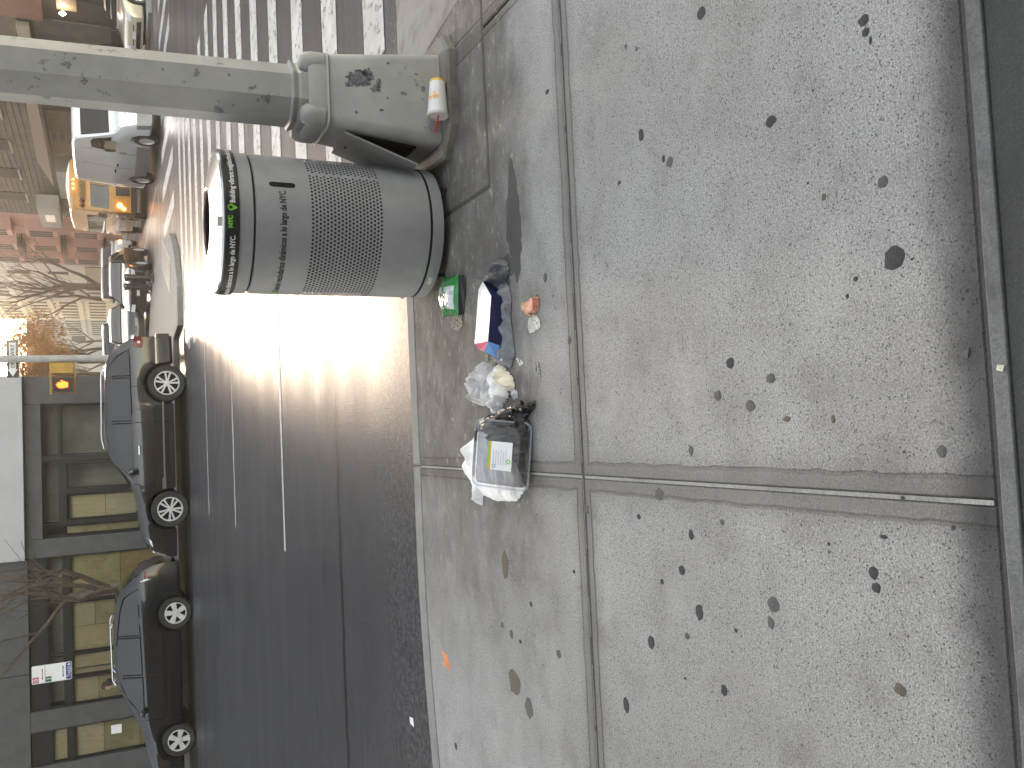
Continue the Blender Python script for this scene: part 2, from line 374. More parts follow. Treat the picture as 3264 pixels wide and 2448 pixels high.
# joint fillers lying just under the surface
mb = MB(); mb.box(-.195, -.185, 1.115, 2.69, -.05, -.0012); mb.box(-.195, -.185, 2.71, 4.46, -.05, -.0018); mb.build('joint_filler', 'filler', pv)
mb = MB(); [mb.box(-2+.31*k, -2+.31*k+.1+.19*abs(math.sin(k*2.3)), 2.7035, 2.7065, -.05, -.0012) for k in range(20)]; mb.build('joint_filler', 'filler', pv)
mb = MB(); mb.box(-6, 5.6, 2.690, 2.710, -.05, -.004); mb.box(-6, 5.6, 1.085, 1.108, -.05, -.003); mb.box(1.06, 5.5, 3.39, 3.406, -.05, -.003); mb.box(1.058, 1.077, 3.406, 4.46, -.05, -.003); mb.build('joint_dirt', 'dirt', pv)
# worn sill and dark floor at the photographer's feet
mb = MB(); pts = [(-6+.25*i, 1.099-.010*abs(noise.noise((i*.7, 0, 0)))) for i in range(47)]
mb.prism([(-6, 1.062)]+[(5.6, 1.062)]+list(reversed(pts)), -.1, .004, bev=.004); mb.build('door_sill', 'sill_edge', pv)
mb = MB(); mb.prism([(-6, -3), (5.6, -3), (5.6, 1.059), (-6, 1.059)], -.1, -.002); mb.build('dark_floor', 'sill', pv)
mb = MB(); mb.prism([(-60, -30), (-6.01, -30), (-6.01, 4.0), (-60, 4.0)], -.1, 0); mb.prism([(5.62, -30), (70, -30), (70, 4.4), (5.62, 4.4)], -.1, 0); mb.prism([(-6, -30), (5.6, -30), (5.6, -3.02), (-6, -3.02)], -.1, 0)
mb.build('sidewalk_beyond', 'farwalk', pv)
# kerb stones
ks = [-6, -3.9, -2.1, -.19, 1.0, 1.93]
for a, b in zip(ks, ks[1:]):
    inn = row(a+.003, b-.003); outr = [(x, y+.13) for x, y in inn]
    m_ = MB(); P = inn+list(reversed([(x, y+.004) for x, y in outr])); P = [(x, y+(.005 if i < 9 else 0)) for i, (x, y) in enumerate(P)]
    m_.prism(P, RZ-.05, -.001, bev=.012); m_.build('kerb_stone', 'kerb', pv)
# kerb ramp with its flare
m_ = MB()
m_.add([(2.066, 3.40, -.001), (2.16, 3.40, 0), (2.52, 4.9, RZ+.006), (1.925, 4.6, -.004)], [(0, 1, 2, 3)])
m_.add([(2.16, 3.40, 0), (5.6, 3.40, 0), (5.6, 4.9, RZ+.006), (2.52, 4.9, RZ+.006)], [(0, 1, 2, 3)])
m_.build('kerb_ramp', 'ramp', pv)

# far corner pavement
fc = bpy.data.objects.new('far_pavement', None); C.objects.link(fc); struct(fc)
A = [(-60, 22.65), (2.55, 22.65), (2.72, 21.1), (3.6, 20.9), (4.6, 21.7), (5.3, 23.0), (5.75, 25.6), (5.85, 30.2), (5.0, 33.5), (3.5, 36), (3.3, 200), (-60, 200)]
inn = shrink(A, .16)
mb = MB(); mb.prism(inn, RZ-.02, -.002); mb.build('far_sidewalk', 'farwalk', fc)
n = len(A)
for i in range(n-2):
    m_ = MB(); m_.prism([A[i], A[i+1], inn[i+1], inn[i]], RZ-.02, .002, bev=.01)
    m_.build('kerb_stone', 'kerb', fc)
mb = MB()                                            # ribbed tactile plate on the corner
dm = Matrix.Translation((4.75, 24.4, 0)) @ Matrix.Rotation(R(-22), 4, 'Z')
mb.box(-.42, .42, -1.5, 1.5, -.01, .008, mat=dm)
for k in range(24): mb.box(-.38, .38, -1.44+k*.123, -1.40+k*.123, .008, .016, mat=dm)
mb.build('tactile_plate', simple('tactile', (.33, .32, .30), .5), fc)
sw = [(14.3, 30), (70, 30), (70, 260), (14.3, 260)]
mb = MB(); mb.prism(sw, RZ-.02, -.01, bev=.01); struct(mb.build('right_sidewalk', 'farwalk'))

# chewing gum, stains and scraps stuck on the slabs: (x, y, half width, half depth, shade)
def blob(cx, cy, rx, ry, seed, z=0., h=.0012, n=18, rough=.18):
    m_ = MB(); ring = []
    for k in range(n):
        a = 2*PI*k/n; q = 1+rough*noise.noise((math.cos(a)*1.4+seed*3.1, math.sin(a)*1.4, seed))*1.6+rough*.5*noise.noise((math.cos(a)*4+seed, math.sin(a)*4, seed*2))
        ring.append((cx+rx*q*math.cos(a), cy+ry*q*math.sin(a)))
    vs = [(x, y, z+.0002) for x, y in ring]+[(cx+(x-cx)*.8, cy+(y-cy)*.8, z+h) for x, y in ring]
    m_.add(vs, [(k, (k+1) % n, n+(k+1) % n, n+k) for k in range(n)]+[tuple(n+k for k in range(n))]); return m_
M['gum_dark'] = plainconc('gum_dark', (.045, .045, .05), 200, .3); M['gum_grey'] = plainconc('gum_grey', (.105, .10, .10), 200, .3); M['gum_brown'] = plainconc('gum_brown', (.12, .10, .08), 160, .4)
GUM = [(1.147, 1.896, 0.018, 0.018, 0), (0.872, 1.342, 0.013, 0.015, 0), (0.843, 1.338, 0.01, 0.011, 0), (0.819, 1.327, 0.01, 0.005, 0), (0.904, 2.223, 0.019, 0.015, 0), (0.794, 2.113, 0.011, 0.009, 0), (0.774, 2.082, 0.017, 0.016, 1), (0.749, 1.649, 0.015, 0.018, 0), (1.272, 2.825, 0.01, 0.015, 0), (0.499, 1.32, 0.014, 0.015, 1), (0.327, 1.304, 0.028, 0.027, 0), (0.301, 1.412, 0.006, 0.007, 0), (0.148, 1.862, 0.016, 0.017, 0), (0.095, 1.707, 0.013, 0.017, 1), (0.061, 1.922, 0.015, 0.016, 1), (0.027, 1.791, 0.016, 0.018, 1), (-0.093, 2.058, 0.015, 0.011, 1), (-0.09, 1.221, 0.012, 0.012, 1), (-0.229, 2.23, 0.02, 0.023, 1), (-0.307, 2.353, 0.009, 0.011, 0), (-0.34, 2.081, 0.016, 0.011, 0), (-0.451, 2.136, 0.014, 0.016, 0), (-0.499, 2.243, 0.009, 0.01, 0), (-0.563, 2.062, 0.023, 0.018, 0), (-0.702, 2.32, 0.022, 0.018, 0), (-0.644, 2.129, 0.011, 0.012, 1), (-0.584, 1.904, 0.006, 0.008, 0), (-0.942, 2.488, 0.027, 0.017, 0), (-0.763, 1.971, 0.016, 0.014, 0), (-0.364, 1.417, 0.015, 0.013, 0), (-0.396, 1.413, 0.012, 0.013, 0), (-0.489, 1.749, 0.02, 0.021, 1), (-0.537, 1.763, 0.017, 0.012, 1), (-0.592, 3.414, 0.06, 0.034, 2), (-0.722, 3.177, 0.011, 0.013, 0), (-1.085, 3.37, 0.052, 0.057, 2), (-0.875, 2.955, 0.016, 0.019, 1), (-1.156, 3.24, 0.042, 0.036, 1), (-1.578, 4.108, 0.017, 0.02, 0), (-0.897, 3.295, 0.008, 0.014, 0), (-0.609, 1.366, 0.014, 0.016, 2), (-0.292, 1.936, 0.008, 0.01, 1), (-0.305, 2.687, 0.017, 0.02, 1), (-0.28, 1.382, 0.005, 0.01, 0), (1.181, 2.222, 0.007, 0.008, 1), (1.216, 2.281, 0.009, 0.008, 1), (0.31, 2.75, 0.015, 0.014, 1), (0.572, 2.914, 0.018, 0.015, 1), (-0.312, 1.546, 0.004, 0.006, 0), (-0.011, 1.658, 0.007, 0.013, 2), (-0.016, 1.506, 0.01, 0.007, 2), (0.558, 1.538, 0.003, 0.004, 0), (0.79, 2.362, 0.006, 0.011, 0), (0.503, 2.993, 0.014, 0.016, 2), (-0.861, 3.473, 0.014, 0.015, 1), (-0.883, 3.38, 0.018, 0.019, 1), (-0.773, 2.15, 0.004, 0.007, 0), (-0.245, 1.207, 0.005, 0.005, 0), (-0.191, 1.325, 0.004, 0.006, 0), (-0.542, 2.802, 0.007, 0.011, 0), (0.316, 1.26, 0.003, 0.003, 0), (0.511, 1.49, 0.009, 0.007, 2), (0.265, 1.44, 0.006, 0.005, 0)]
for i, (x, y, rx, ry, s_) in enumerate(GUM):
    blob(x, y, rx, ry, i+1).build('gum_spot', ('gum_dark', 'gum_grey', 'gum_brown')[s_], pv, True)
M['wet'] = plainconc('damp_concrete', (.075, .072, .068), 110, .3)
o = blob(.83, 3.16, .19, .075, 71, h=.0006, n=40, rough=.5).build('damp_stain', 'wet', pv)
o = blob(.66, 3.28, .07, .11, 74, h=.0009, n=30, rough=.5).build('damp_stain', 'wet', pv)
M['orange'] = simple('orange_spray', (.62, .22, .10), .8)
blob(-1.175, 4.2, .035, .05, 5, h=.0008, n=26, rough=.7).build('spray_mark', 'orange', pv)
M['cream'] = simple('dried_cream', (.62, .60, .52), .8, 0, .15, 60, .002, 200)
# ---------------------------------------------------------------- litter bin
BX, BY, BR = 1.025, 4.185, .328
TOC = math.atan2(0-BY, 0-BX)                           # direction from the bin towards the street corner viewer
bn = thing('litter_bin', 'tall round grey metal litter bin with perforated band, black lettered rim and domed steel lid', 'litter bin', (BX, BY, 0), 0)
mb = MB(); mb.lathe([(BR-.03, .035), (BR-.002, .04), (BR, .06), (BR, .098)], 96); mb.build('base_ring', 'bin', bn, True)
mb = MB(); mb.lathe([(BR-.012, .085), (BR-.012, .112)], 96); mb.build('lower_gap', 'void', bn, True)
body = MB()
body.lathe([(BR-.012, .108), (BR, .110), (BR, .345)], 120); body.build('lower_body', 'bin', bn, True)
body = MB(); body.lathe([(BR, .685), (BR, .925), (BR-.010, .929)], 120); body.build('upper_body', 'bin', bn, True)
body = MB(); body.lathe([(BR-.010, .936), (BR, .940), (BR, 1.0)], 120); body.build('top_collar', 'bin', bn, True)
# perforated band: real holes, staggered rows
pf = MB(); NC, NR = 110, 20; z0, z1 = .345, .685; dz = (z1-z0)/NR; da = 2*PI/NC; cr = .0058
seams = {round((TOC+R(47))/da) % NC, round((TOC-R(133))/da) % NC}
for r_ in range(NR):
    zc = z0+(r_+.5)*dz; off = .5*(r_ % 2)
    for c_ in range(NC):
        ac = (c_+off)*da
        P = lambda a, z: (BR*math.cos(a), BR*math.sin(a), z)
        O = [P(ac+da*.5, zc-dz/2), P(ac+da*.5, zc+dz/2), P(ac, zc+dz/2), P(ac-da*.5, zc+dz/2), P(ac-da*.5, zc-dz/2), P(ac, zc-dz/2)]
        if c_ in seams: pf.add(O, [(0, 1, 2, 3, 4, 5)]); continue
        I = [P(ac+cr/BR*math.cos(t), zc+cr*math.sin(t)) for t in [PI/4*k for k in range(8)]]
        fs = [(0, 1, 6+1, 6+0), (1, 7+0, 7), ]
        # ring between 6 outer and 8 inner points
        fs = [(0, 1, 7, 6), (1, 2, 8, 7), (2, 3, 9, 8), (3, 10, 9), (3, 4, 11, 10), (4, 5, 12, 11), (5, 0, 13, 12), (0, 6, 13)]
        pf.add(O+I, fs)
pf.build('perforated_band', 'bin', bn, True)
mb = MB(); mb.lathe([(BR-.016, .05), (BR-.016, .99)], 64); mb.build('inner_liner', 'void', bn, True)
mb = MB(); mb.lathe([(BR-.011, .920), (BR-.011, .945)], 96); mb.build('upper_gap', 'void', bn, True)
def on_cyl(vs, r, zc, a_of_x):                        # bend flat lettering round the bin
    return [((r)*math.cos(a_of_x(v.x)), (r)*math.sin(a_of_x(v.x)), zc+v.y) for v in vs]
def cyl_text(name, body_, size, ang, z, mat, r, bold=.0, anchor='l', sx=1., parent=None, fit=0):
    vs, fs = text_mb(body_, size, bold); W_ = max(v.x for v in vs); sx = fit/W_ if fit else sx
    x0 = 0 if anchor == 'l' else W_
    m_ = MB(); m_.add(on_cyl(vs, r, z, lambda x: TOC+R(ang)+(x-x0)*sx/r), fs); return m_.build(name, mat, parent or bn)
# rim band with lettering
mb = MB(); mb.lathe([(BR-.012, .998), (BR+.006, .999), (BR+.009, 1.003), (BR+.009, 1.058), (BR+.002, 1.066)], 120); rim = mb.build('rim_band', 'band', bn, True)
rr = BR+.0103
cyl_text('lettering', 'Building vibrant neighborhoods across NYC.', .031, 15.5, 1.018, 'white', rr, .0009, fit=.45, parent=rim)
cyl_text('lettering', 'Creando vecindarios dinámicos a lo largo de NYC.', .031, -8.5, 1.018, 'white', rr, .0009, 'r', fit=.52, parent=rim)
cyl_text('logo', 'NYC', .026, -3.0, 1.030, 'green', rr, .0018, parent=rim)
cyl_text('fine_print', 'Small Business', .008, 4.6, 1.042, 'gum_grey', rr, parent=rim); cyl_text('fine_print', 'Services', .008, 4.6, 1.031, 'gum_grey', rr, parent=rim)
m_ = MB(); ng = 20; vs = []                            # map-pin mark
for k in range(ng):
    a = 2*PI*k/ng; x, y = .0145*math.cos(a), .0145*math.sin(a)
    if math.sin(a) < -.75: x, y = x*.35, -.026
    vs.append((x, y))
inn_ = [(.0075*math.cos(2*PI*k/ng), .0075*math.sin(2*PI*k/ng)+.001) for k in range(ng)]
allv = [Vector((x, y, 0)) for x, y in vs+inn_]
m_.add(on_cyl(allv, rr, 1.036, lambda x: TOC+R(12.2)+x/rr), [(k, (k+1) % ng, ng+(k+1) % ng, ng+k) for k in range(ng)]); m_.build('logo', 'green', rim)
# text on the body, vertical slot and the sticker at the foot
cyl_text('lettering', 'Creando vecindarios dinámicos a lo largo de NYC.', .042, 29.5, .795, 'darktext', BR+.0012, .0011, 'r', fit=.57)
m_ = MB(); allv = [Vector((x*1.1, y*1.1, 0)) for x, y in vs+inn_]; m_.add(on_cyl(allv, BR+.0012, .805, lambda x: TOC+R(-73)+x/BR), [(k, (k+1) % ng, ng+(k+1) % ng, ng+k) for k in range(ng)]); m_.build('logo', 'green', bn)
sl = [Vector((.0135*math.cos(t), (.045 if math.sin(t) > 0 else -.045)+.0135*math.sin(t), 0)) for t in [2*PI*(k+.5)/24 for k in range(24)]]
m_ = MB(); m_.add(on_cyl(sl, BR+.0008, .807, lambda x: TOC+R(34.5)+x/BR), [tuple(range(24))]); m_.build('hand_slot', 'void', bn)
m_ = MB(); st_ = [Vector((x, y, 0)) for x, y in ((-.03, -.011), (0, -.0125), (.022, -.010), (.021, .012), (0, .012), (-.029, .010))]
m_.add(on_cyl(st_, BR+.0012, .072, lambda x: TOC+R(-43)+x/BR), [tuple(range(6))]); m_.build('sticker', 'plate', bn)
# lid: dish of spun steel with a big round opening
mb = MB(); mb.lathe([(BR+.004, 1.064), (BR-.004, 1.073), (BR-.03, 1.079), (BR-.10, 1.093), (BR-.155, 1.103), (BR-.17, 1.106), (BR-.176, 1.102), (BR-.176, 1.085)], 120)
lid = mb.build('lid', 'steel', bn, True)
mb = MB(); mb.lathe([(BR-.1765, 1.0965), (BR-.177, 1.0945)], 64, 1); mb.lathe([(BR-.177, 1.0945), (BR-.18, 1.0), (BR-.19, .7)], 64); mb.build('chute', ['void', 'redin'], bn, True)
mb = MB(); mb.lathe([(BR-.01, .62), (.001, .60)], 48); mb.build('rubbish_bag', 'black', bn)
mb = MB(); q = Matrix.Rotation(TOC+R(1.5), 4, 'Z'); mb.box(BR-.045, BR-.004, -.021, .021, 1.07, 1.092, mat=q); mb.build('latch', 'alloy', lid)
for a in (-38, 45, 180):
    mb = MB(); q = Matrix.Rotation(TOC+R(a), 4, 'Z'); mb.lathe([(.012, 0), (.012, .03), (.018, .04)], 12, mat=q @ Matrix.Translation((BR-.012, 0, 0))); mb.build('foot', 'black', bn)
mb = MB(); q = Matrix.Rotation(TOC-R(90), 4, 'Z'); mb.lathe([(.001, .012), (.012, .008), (.014, 0)], 14, mat=q @ Matrix.Translation((BR-.003, .0, .135)) @ Matrix.Rotation(R(90), 4, 'Y')); mb.build('hinge_bolt', 'cream', bn)

# ---------------------------------------------------------------- street pole
PX, PY = 1.615, 4.03
pl = thing('signal_pole', 'thick grey octagonal street pole on a chipped square base with its access door hanging open', 'street pole', (PX, PY, 0))
ft = [(-.16, -.315), (.20, -.32), (.30, -.24), (.335, .25), (.20, .34), (-.20, .34), (-.30, .20), (-.30, -.21)]
mb = MB(); mb.prism([(x+.01*noise.noise((x*9, y*9, 1)), y) for x, y in ft], -.05, .048, bev=.012); mb.build('footing', 'footing', pl)
def rsq(h, c, z, n=5):
    out_ = []
    for qx, qy, a0 in ((1, 1, 0), (-1, 1, 90), (-1, -1, 180), (1, -1, 270)):
        for k in range(n+1):
            a = R(a0+90*k/n); out_.append((qx*(h-c)+c*math.cos(a), qy*(h-c)+c*math.sin(a), z))
    return out_
def loft(rings, m_=0, cap=True, mbx=None):
    mb_ = mbx or MB(); n_ = len(rings[0]); vs_ = [p for r_ in rings for p in r_]
    fs_ = [(j*n_+i, j*n_+(i+1) % n_, (j+1)*n_+(i+1) % n_, (j+1)*n_+i) for j in range(len(rings)-1) for i in range(n_)]
    if cap: fs_ += [tuple(reversed(range(n_))), tuple((len(rings)-1)*n_+i for i in range(n_))]
    mb_.add(vs_, fs_, m_); return mb_
base = loft([rsq(.222, .045, .05), rsq(.218, .045, .10), rsq(.172, .05, .575), rsq(.166, .05, .585)], cap=True); base.build('pole_base', 'pole', pl, True)
loft([rsq(.176, .05, .578), rsq(.182, .052, .584), rsq(.176, .05, .592)]).build('base_lip', 'pole', pl, True)
loft([rsq(.170, .055, .592), rsq(.168, .055, .655), rsq(.158, .06, .672)]).build('collar', 'pole', pl, True)
for sx, sy in ((1, 1), (-1, 1), (-1, -1), (1, -1)):
    q = Matrix.Translation((sx*.122, sy*.122, .60)); mb = MB(); mb.lathe([(.052, 0), (.052, .055), (.046, .085), (.03, .105), (.001, .112)], 20, mat=q); mb.build('bolt_cover', 'pole', pl, True)
def octo(r_, z, ox=0, rot=22.5, squash=1.): return [(ox+r_*math.cos(R(rot+45*k)), r_*math.sin(R(rot+45*k)), z) for k in range(8)]
loft([octo(.158, .665), octo(.158, .70), octo(.150, .715), octo(.162, .735), octo(.162, .742), octo(.146, .748)]).build('flange', 'pole', pl)
mb = MB(); vs_ = []
loft([octo(.143, .742), octo(.132, 1.6, -.022), octo(.118, 3.4, -.065), octo(.085, 8.4, -.17)], mbx=mb).build('shaft', 'pole', pl)
mb = MB(); mb.tube([(-.17, 0, 8.1), (-.4, 1.2, 8.5), (-.7, 3.4, 8.7)], [.06, .05, .035], 8); mb.build('mast_arm', 'pole', pl, True)
def chip(x, z, rx, rz_, seed, mat='gum_grey', ylam=None):
    m__ = MB(); ring = []; n__ = 34
    for k in range(n__):
        a = 2*PI*k/n__; q = 1+.55*noise.noise((math.cos(a)*2+seed, math.sin(a)*2, seed*3))+.5*noise.noise((math.cos(a)*7, math.sin(a)*7+seed, seed))
        xx, zz = x+rx*q*math.cos(a), z+rz_*q*math.sin(a); ring.append((xx, ylam(zz)-.0009, zz))
    m__.add(ring, [tuple(range(n__))]); return m__.build('paint_chip', mat, pl)
M['chipc'] = simple('bare_primer', (.13, .135, .155), .6, 0, .5, 60, .002, 120)
fy = lambda z: -(.218-(z-.10)*(.218-.172)/.475)
for x_, z_, rx_, rz__, s__ in ((.055, .445, .04, .055, 3), (.075, .40, .03, .03, 8), (.012, .365, .018, .022, 5), (.02, .49, .012, .02, 6), (.04, .35, .022, .012, 7), (.0, .23, .008, .014, 9), (.14, .30, .006, .008, 12), (-.03, .31, .005, .006, 13), (-.09, .34, .006, .01, 14), (-.11, .46, .007, .006, 15), (.10, .17, .004, .005, 16), (-.02, .14, .006, .005, 17)): chip(x_, z_, rx_, rz__, s__, 'chipc', fy)
def py(z): return -(.1315-(z-.742)*.0128)
for x_, z_, rx_, rz__, s__ in ((.035, 1.55, .008, .05, 21), (.03, 1.47, .006, .03, 22), (-.005, 1.50, .018, .022, 23), (-.02, 1.46, .008, .035, 24), (-.035, 1.38, .01, .014, 25), (.0, 1.14, .006, .008, 26), (-.035, 1.16, .014, .016, 27), (.02, 1.02, .008, .007, 28), (-.04, 1.7, .012, .02, 29), (.015, 1.82, .01, .008, 30)): chip(x_-.022*(z_-.74)/.86, z_, rx_, rz__, s__, 'chipc', py)
# open access door on the left face
mb = MB(); mb.box(-.0045, .0045, -.165, .145, -.375, 0, mat=Matrix.Translation((-.192, .03, .50)) @ Matrix.Rotation(R(-2), 4, 'X') @ Matrix.Rotation(R(20), 4, 'Y'))
dr = mb.build('access_door', 'cover', pl)
mb = MB(); mb.box(-.012, .002, -.13, .11, -.36, -.005, mat=Matrix.Translation((-.176, .03, .50)) @ Matrix.Rotation(R(5.6), 4, 'Y')); mb.build('door_opening', 'void', pl)
for z_ in (.46, .16):
    q = Matrix.Translation((-.192, .03, .50)) @ Matrix.Rotation(R(20), 4, 'Y'); mb = MB(); mb.box(-.010, -.0045, -.012, .003, z_-.50-.004, z_-.50+.004, mat=q); mb.build('screw_hole', 'void', dr)

# ---------------------------------------------------------------- litter
def crumple(outline, h, seed, res=.0095, freq=14., sharp=1., base=.003, edge=.03, zfun=None, jit=.35):
    xs = [p[0] for p in outline]; ys = [p[1] for p in outline]
    def inside(x, y):
        c = False; n_ = len(outline); j = n_-1
        for i in range(n_):
            xi, yi = outline[i]; xj, yj = outline[j]
            if (yi > y) != (yj > y) and x < (xj-xi)*(y-yi)/(yj-yi)+xi: c = not c
            j = i
        return c
    def near(x, y):
        best = (9, x, y)
        for i in range(len(outline)):
            a = Vector(outline[i]); b = Vector(outline[(i+1) % len(outline)]); d = b-a
            t = max(0, min(1, (Vector((x, y))-a).dot(d)/max(d.length_squared, 1e-9))); q = a+d*t
            L_ = (Vector((x, y))-q).length
            if L_ < best[0]: best = (L_, q.x, q.y)
        return best
    nx = int((max(xs)-min(xs))/res)+2; ny = int((max(ys)-min(ys))/res)+2
    idx = {}; m_ = MB(); vs = []; rw = random.Random(seed*7+1)
    waves = [(math.cos(a), math.sin(a), rw.uniform(.6, 1.9)/freq, rw.random(), am) for a, am in [(rw.uniform(0, PI), q) for q in (.34, .24, .18, .14, .1, .08)]]
    P = {}
    for i in range(nx+1):
        for j in range(ny+1):
            x = min(xs)+(i-.5)*res; y = min(ys)+(j-.5)*res; P[i, j] = (x, y, inside(x, y))
    need = set(); cells = []
    for i in range(nx):
        for j in range(ny):
            k = [(i, j), (i+1, j), (i+1, j+1), (i, j+1)]
            if sum(P[q][2] for q in k) >= 2: cells.append(k); need.update(k)
    for q in need:
        x, y, ins = P[q]; L_, qx, qy = near(x, y)
        if not ins: x, y, L_ = qx, qy, 0
        e = min(1, L_/edge)**.8
        wx = x+.012*noise.noise((x*18, y*18, seed)); wy = y+.012*noise.noise((x*18, y*18, seed+4)); tw = 0
        for (ca, sa, wl, ph, am) in waves: tw += am*abs(((wx*ca+wy*sa)/wl+ph) % 1*2-1)
        z = base+e*h*(.12+1.05*tw*sharp*(.55+.9*(noise.noise((x*freq*.5, y*freq*.5, seed+9))+.5)))
        if zfun: z += zfun(x, y)
        jx = jit*res*noise.noise((x*90, y*90, seed)); idx[q] = len(vs); vs.append((x+jx, y+jit*res*noise.noise((x*90, y*90, seed+3)), max(.0015, z)))
    fs = []
    for a, b, c, d in cells:
        fs += [(idx[a], idx[b], idx[c]), (idx[a], idx[c], idx[d])] if random.Random(seed+len(fs)).random() < .5 else [(idx[a], idx[b], idx[d]), (idx[b], idx[c], idx[d])]
    m_.add(vs, fs); return m_
def local(m_, cx, cy):
    m_.v = [(x-cx, y-cy, z) for x, y, z in m_.v]; return m_
def lie(m_, name, mats, cx, cy, label, cat, group=None, smooth=False, ang=16):
    o = local(m_, cx, cy).build(name, mats, None, smooth, ang); o.location = (cx, cy, 0); return tag(o, label, cat, group)
M['film_dark'] = film_mat('grey_plastic_dark', (.085, .09, .105), 1, .38)
M['film_mid'] = film_mat('grey_plastic_mid', (.17, .18, .20), 1, .36, .004, 60)
M['film_light'] = film_mat('grey_plastic_pale', (.62, .62, .64), .88, .34, .004, 40)
M['film_black'] = film_mat('black_plastic_film', (.008, .008, .009), 1, .22, .006, 40)
M['paper'] = film_mat('white_tissue', (.90, .89, .87), 1, .8, .002, 30); M['paper_soiled'] = film_mat('soiled_tissue', (.85, .76, .60), 1, .85, .002, 30)
M['rimp'] = glass_mat('milky_rim', (.9, .92, .95), .15, 1.5, .4, (.6, .63, .66)); M['clear'] = glass_mat('clear_plastic', (.93, .94, .95), .08, 1.5, .05, (.8, .82, .85))

# drinks cup on its side on the footing
cx0, cy0, cz0 = 1.665, 3.745, .05
cup = thing('drinks_cup', 'white paper drinks cup with red straw lying on its side against the grey pole', 'cup', (cx0, cy0, cz0), R(182))
tilt = Matrix.Translation((0, 0, .0365)) @ Matrix.Rotation(R(90), 4, 'Y') @ Matrix.Rotation(R(-3.2), 4, 'X')
tilt = Matrix.Translation((0, 0, .038)) @ Matrix.Rotation(R(87.2), 4, 'Y')
mb = MB(); mb.lathe([(.001, .004), (.033, .004), (.035, 0), (.0365, .012)], 32, 1, mat=tilt); mb.lathe([(.0365, .012), (.049, .168)], 32, 0, mat=tilt)
M['cupwhite'] = simple('cup_paper', (.80, .80, .80), .4, var=.04); M['cupband'] = simple('cup_yellow', (.85, .50, .03), .4, var=0)
t = NT('cup_print'); f = t.ramp(t.noise(45, 4, .6, t.co()), .42, .56); t.col(t.mix(f, (.85, .42, .08), (.86, .72, .62))); t.r(.45); M['cupprint'] = t.m
mb.build('paper_cup', ['cupwhite', 'cupband'], cup, True)
rnd = random.Random(3); mb = MB(); K = 26
for i in range(K):
    for j in range(14):
        a = PI+R(-78+i*88/K); z = .070+.045*j/14; rr_ = .0365+.0125*(z-.012)/.156+.0007
        if j > 8 and noise.noise((i*.45, 4, j*.5)) < (j-9)*.10: continue
        q = lambda a_, z_: tuple(tilt @ Vector(((.0365+.0125*(z_-.012)/.156+.0006)*math.cos(a_), (.0365+.0125*(z_-.012)/.156+.0006)*math.sin(a_), z_)))
        da_ = R(88/K); mb.quad(q(a, z), q(a+da_, z), q(a+da_, z+.0033), q(a, z+.0033))
mb.build('print', 'cupprint', cup)
mb = MB(); mb.lathe([(.049, .165), (.052, .166), (.052, .175), (.048, .178), (.044, .171), (.001, .171)], 36, mat=tilt); mb.build('lid', simple('cup_lid', (.66, .60, .60), .3, var=0), cup, True)
mb = MB(); mb.tube([tilt @ Vector((.005, 0, .165)), tilt @ Vector((.003, -.012, .20)), tilt @ Vector((-.004, -.030, .245))], .0038, 10); mb.build('straw', simple('red_straw', (.75, .03, .02), .3, var=0), cup, True)

# green crisp packet
gb = thing('crisp_packet', 'empty green and silver snack packet lying against the foot of the litter bin', 'snack packet', (.655, 3.885, 0), R(-7))
mb = MB(); nx_, ny_ = 26, 34; W_, H_ = .20, .30
def gz(u, v): return .004+.042*max(0, (1-abs(2*u-1)**2.5))*max(0, 1-abs(2*v-1)**3)+.008*abs(noise.noise((u*5, v*6, 2)))*(1-abs(2*v-1)**6)
for i in range(nx_+1):
    for j in range(ny_+1):
        u, v = i/nx_, j/ny_; mb.v.append(((u-.5)*W_*(1-.08*math.sin(v*PI)), (v-.5)*H_*.9, gz(u, v)+.02*(1-v)))
for i in range(nx_):
    for j in range(ny_):
        u, v = (i+.5)/nx_, (j+.5)/ny_; a = i*(ny_+1)+j; mb.f.append((a, a+ny_+1, a+ny_+2, a+1))
        wv = .02*math.sin(j*.7+i)
        sil = (.14 < u < .72 and (.08 < v < .40+wv or .52 < v < .90+wv)) and not (u > .6 and v > .7)
        mb.m.append(1 if sil else 0)
pk = mb.build('packet_front', [simple('packet_green', (.01, .21, .045), .2, 0, .25, 20, .003, 40, coat=.6), simple('packet_silver', (.62, .66, .70), .22, .35, .2, 20, .004, 40)], gb, True, 60)
vs, fs = text_mb('PARMES', .036, .0012); m_ = MB(); q = Matrix.Translation((-.012, .085, .062)) @ Matrix.Rotation(R(-90), 4, 'Z'); vs2 = [q @ v for v in vs]
m_.add([(x, y, gz(x/W_+.5, y/(H_*.9)+.5)+.02*(1-(y/(H_*.9)+.5))+.003) for x, y, z in vs2], fs); m_.build('print', simple('packet_dark_green', (.01, .12, .03), .3, var=0), pk)
mb = MB(); mb.add([(-.097, -.135, .026), (.097, -.135, .026), (.092, -.148, .002), (-.09, -.15, .002), (.0, -.165, .003)], [(0, 1, 2, 4, 3)]); mb.build('open_mouth', 'black', gb)
mb = MB(); mb.add([(-.03, -.155, .001), (.09, -.155, .001), (.085, -.175, .012), (-.02, -.172, .010)], [(0, 1, 2, 3)]); mb.build('torn_flap', 'film_light', gb)

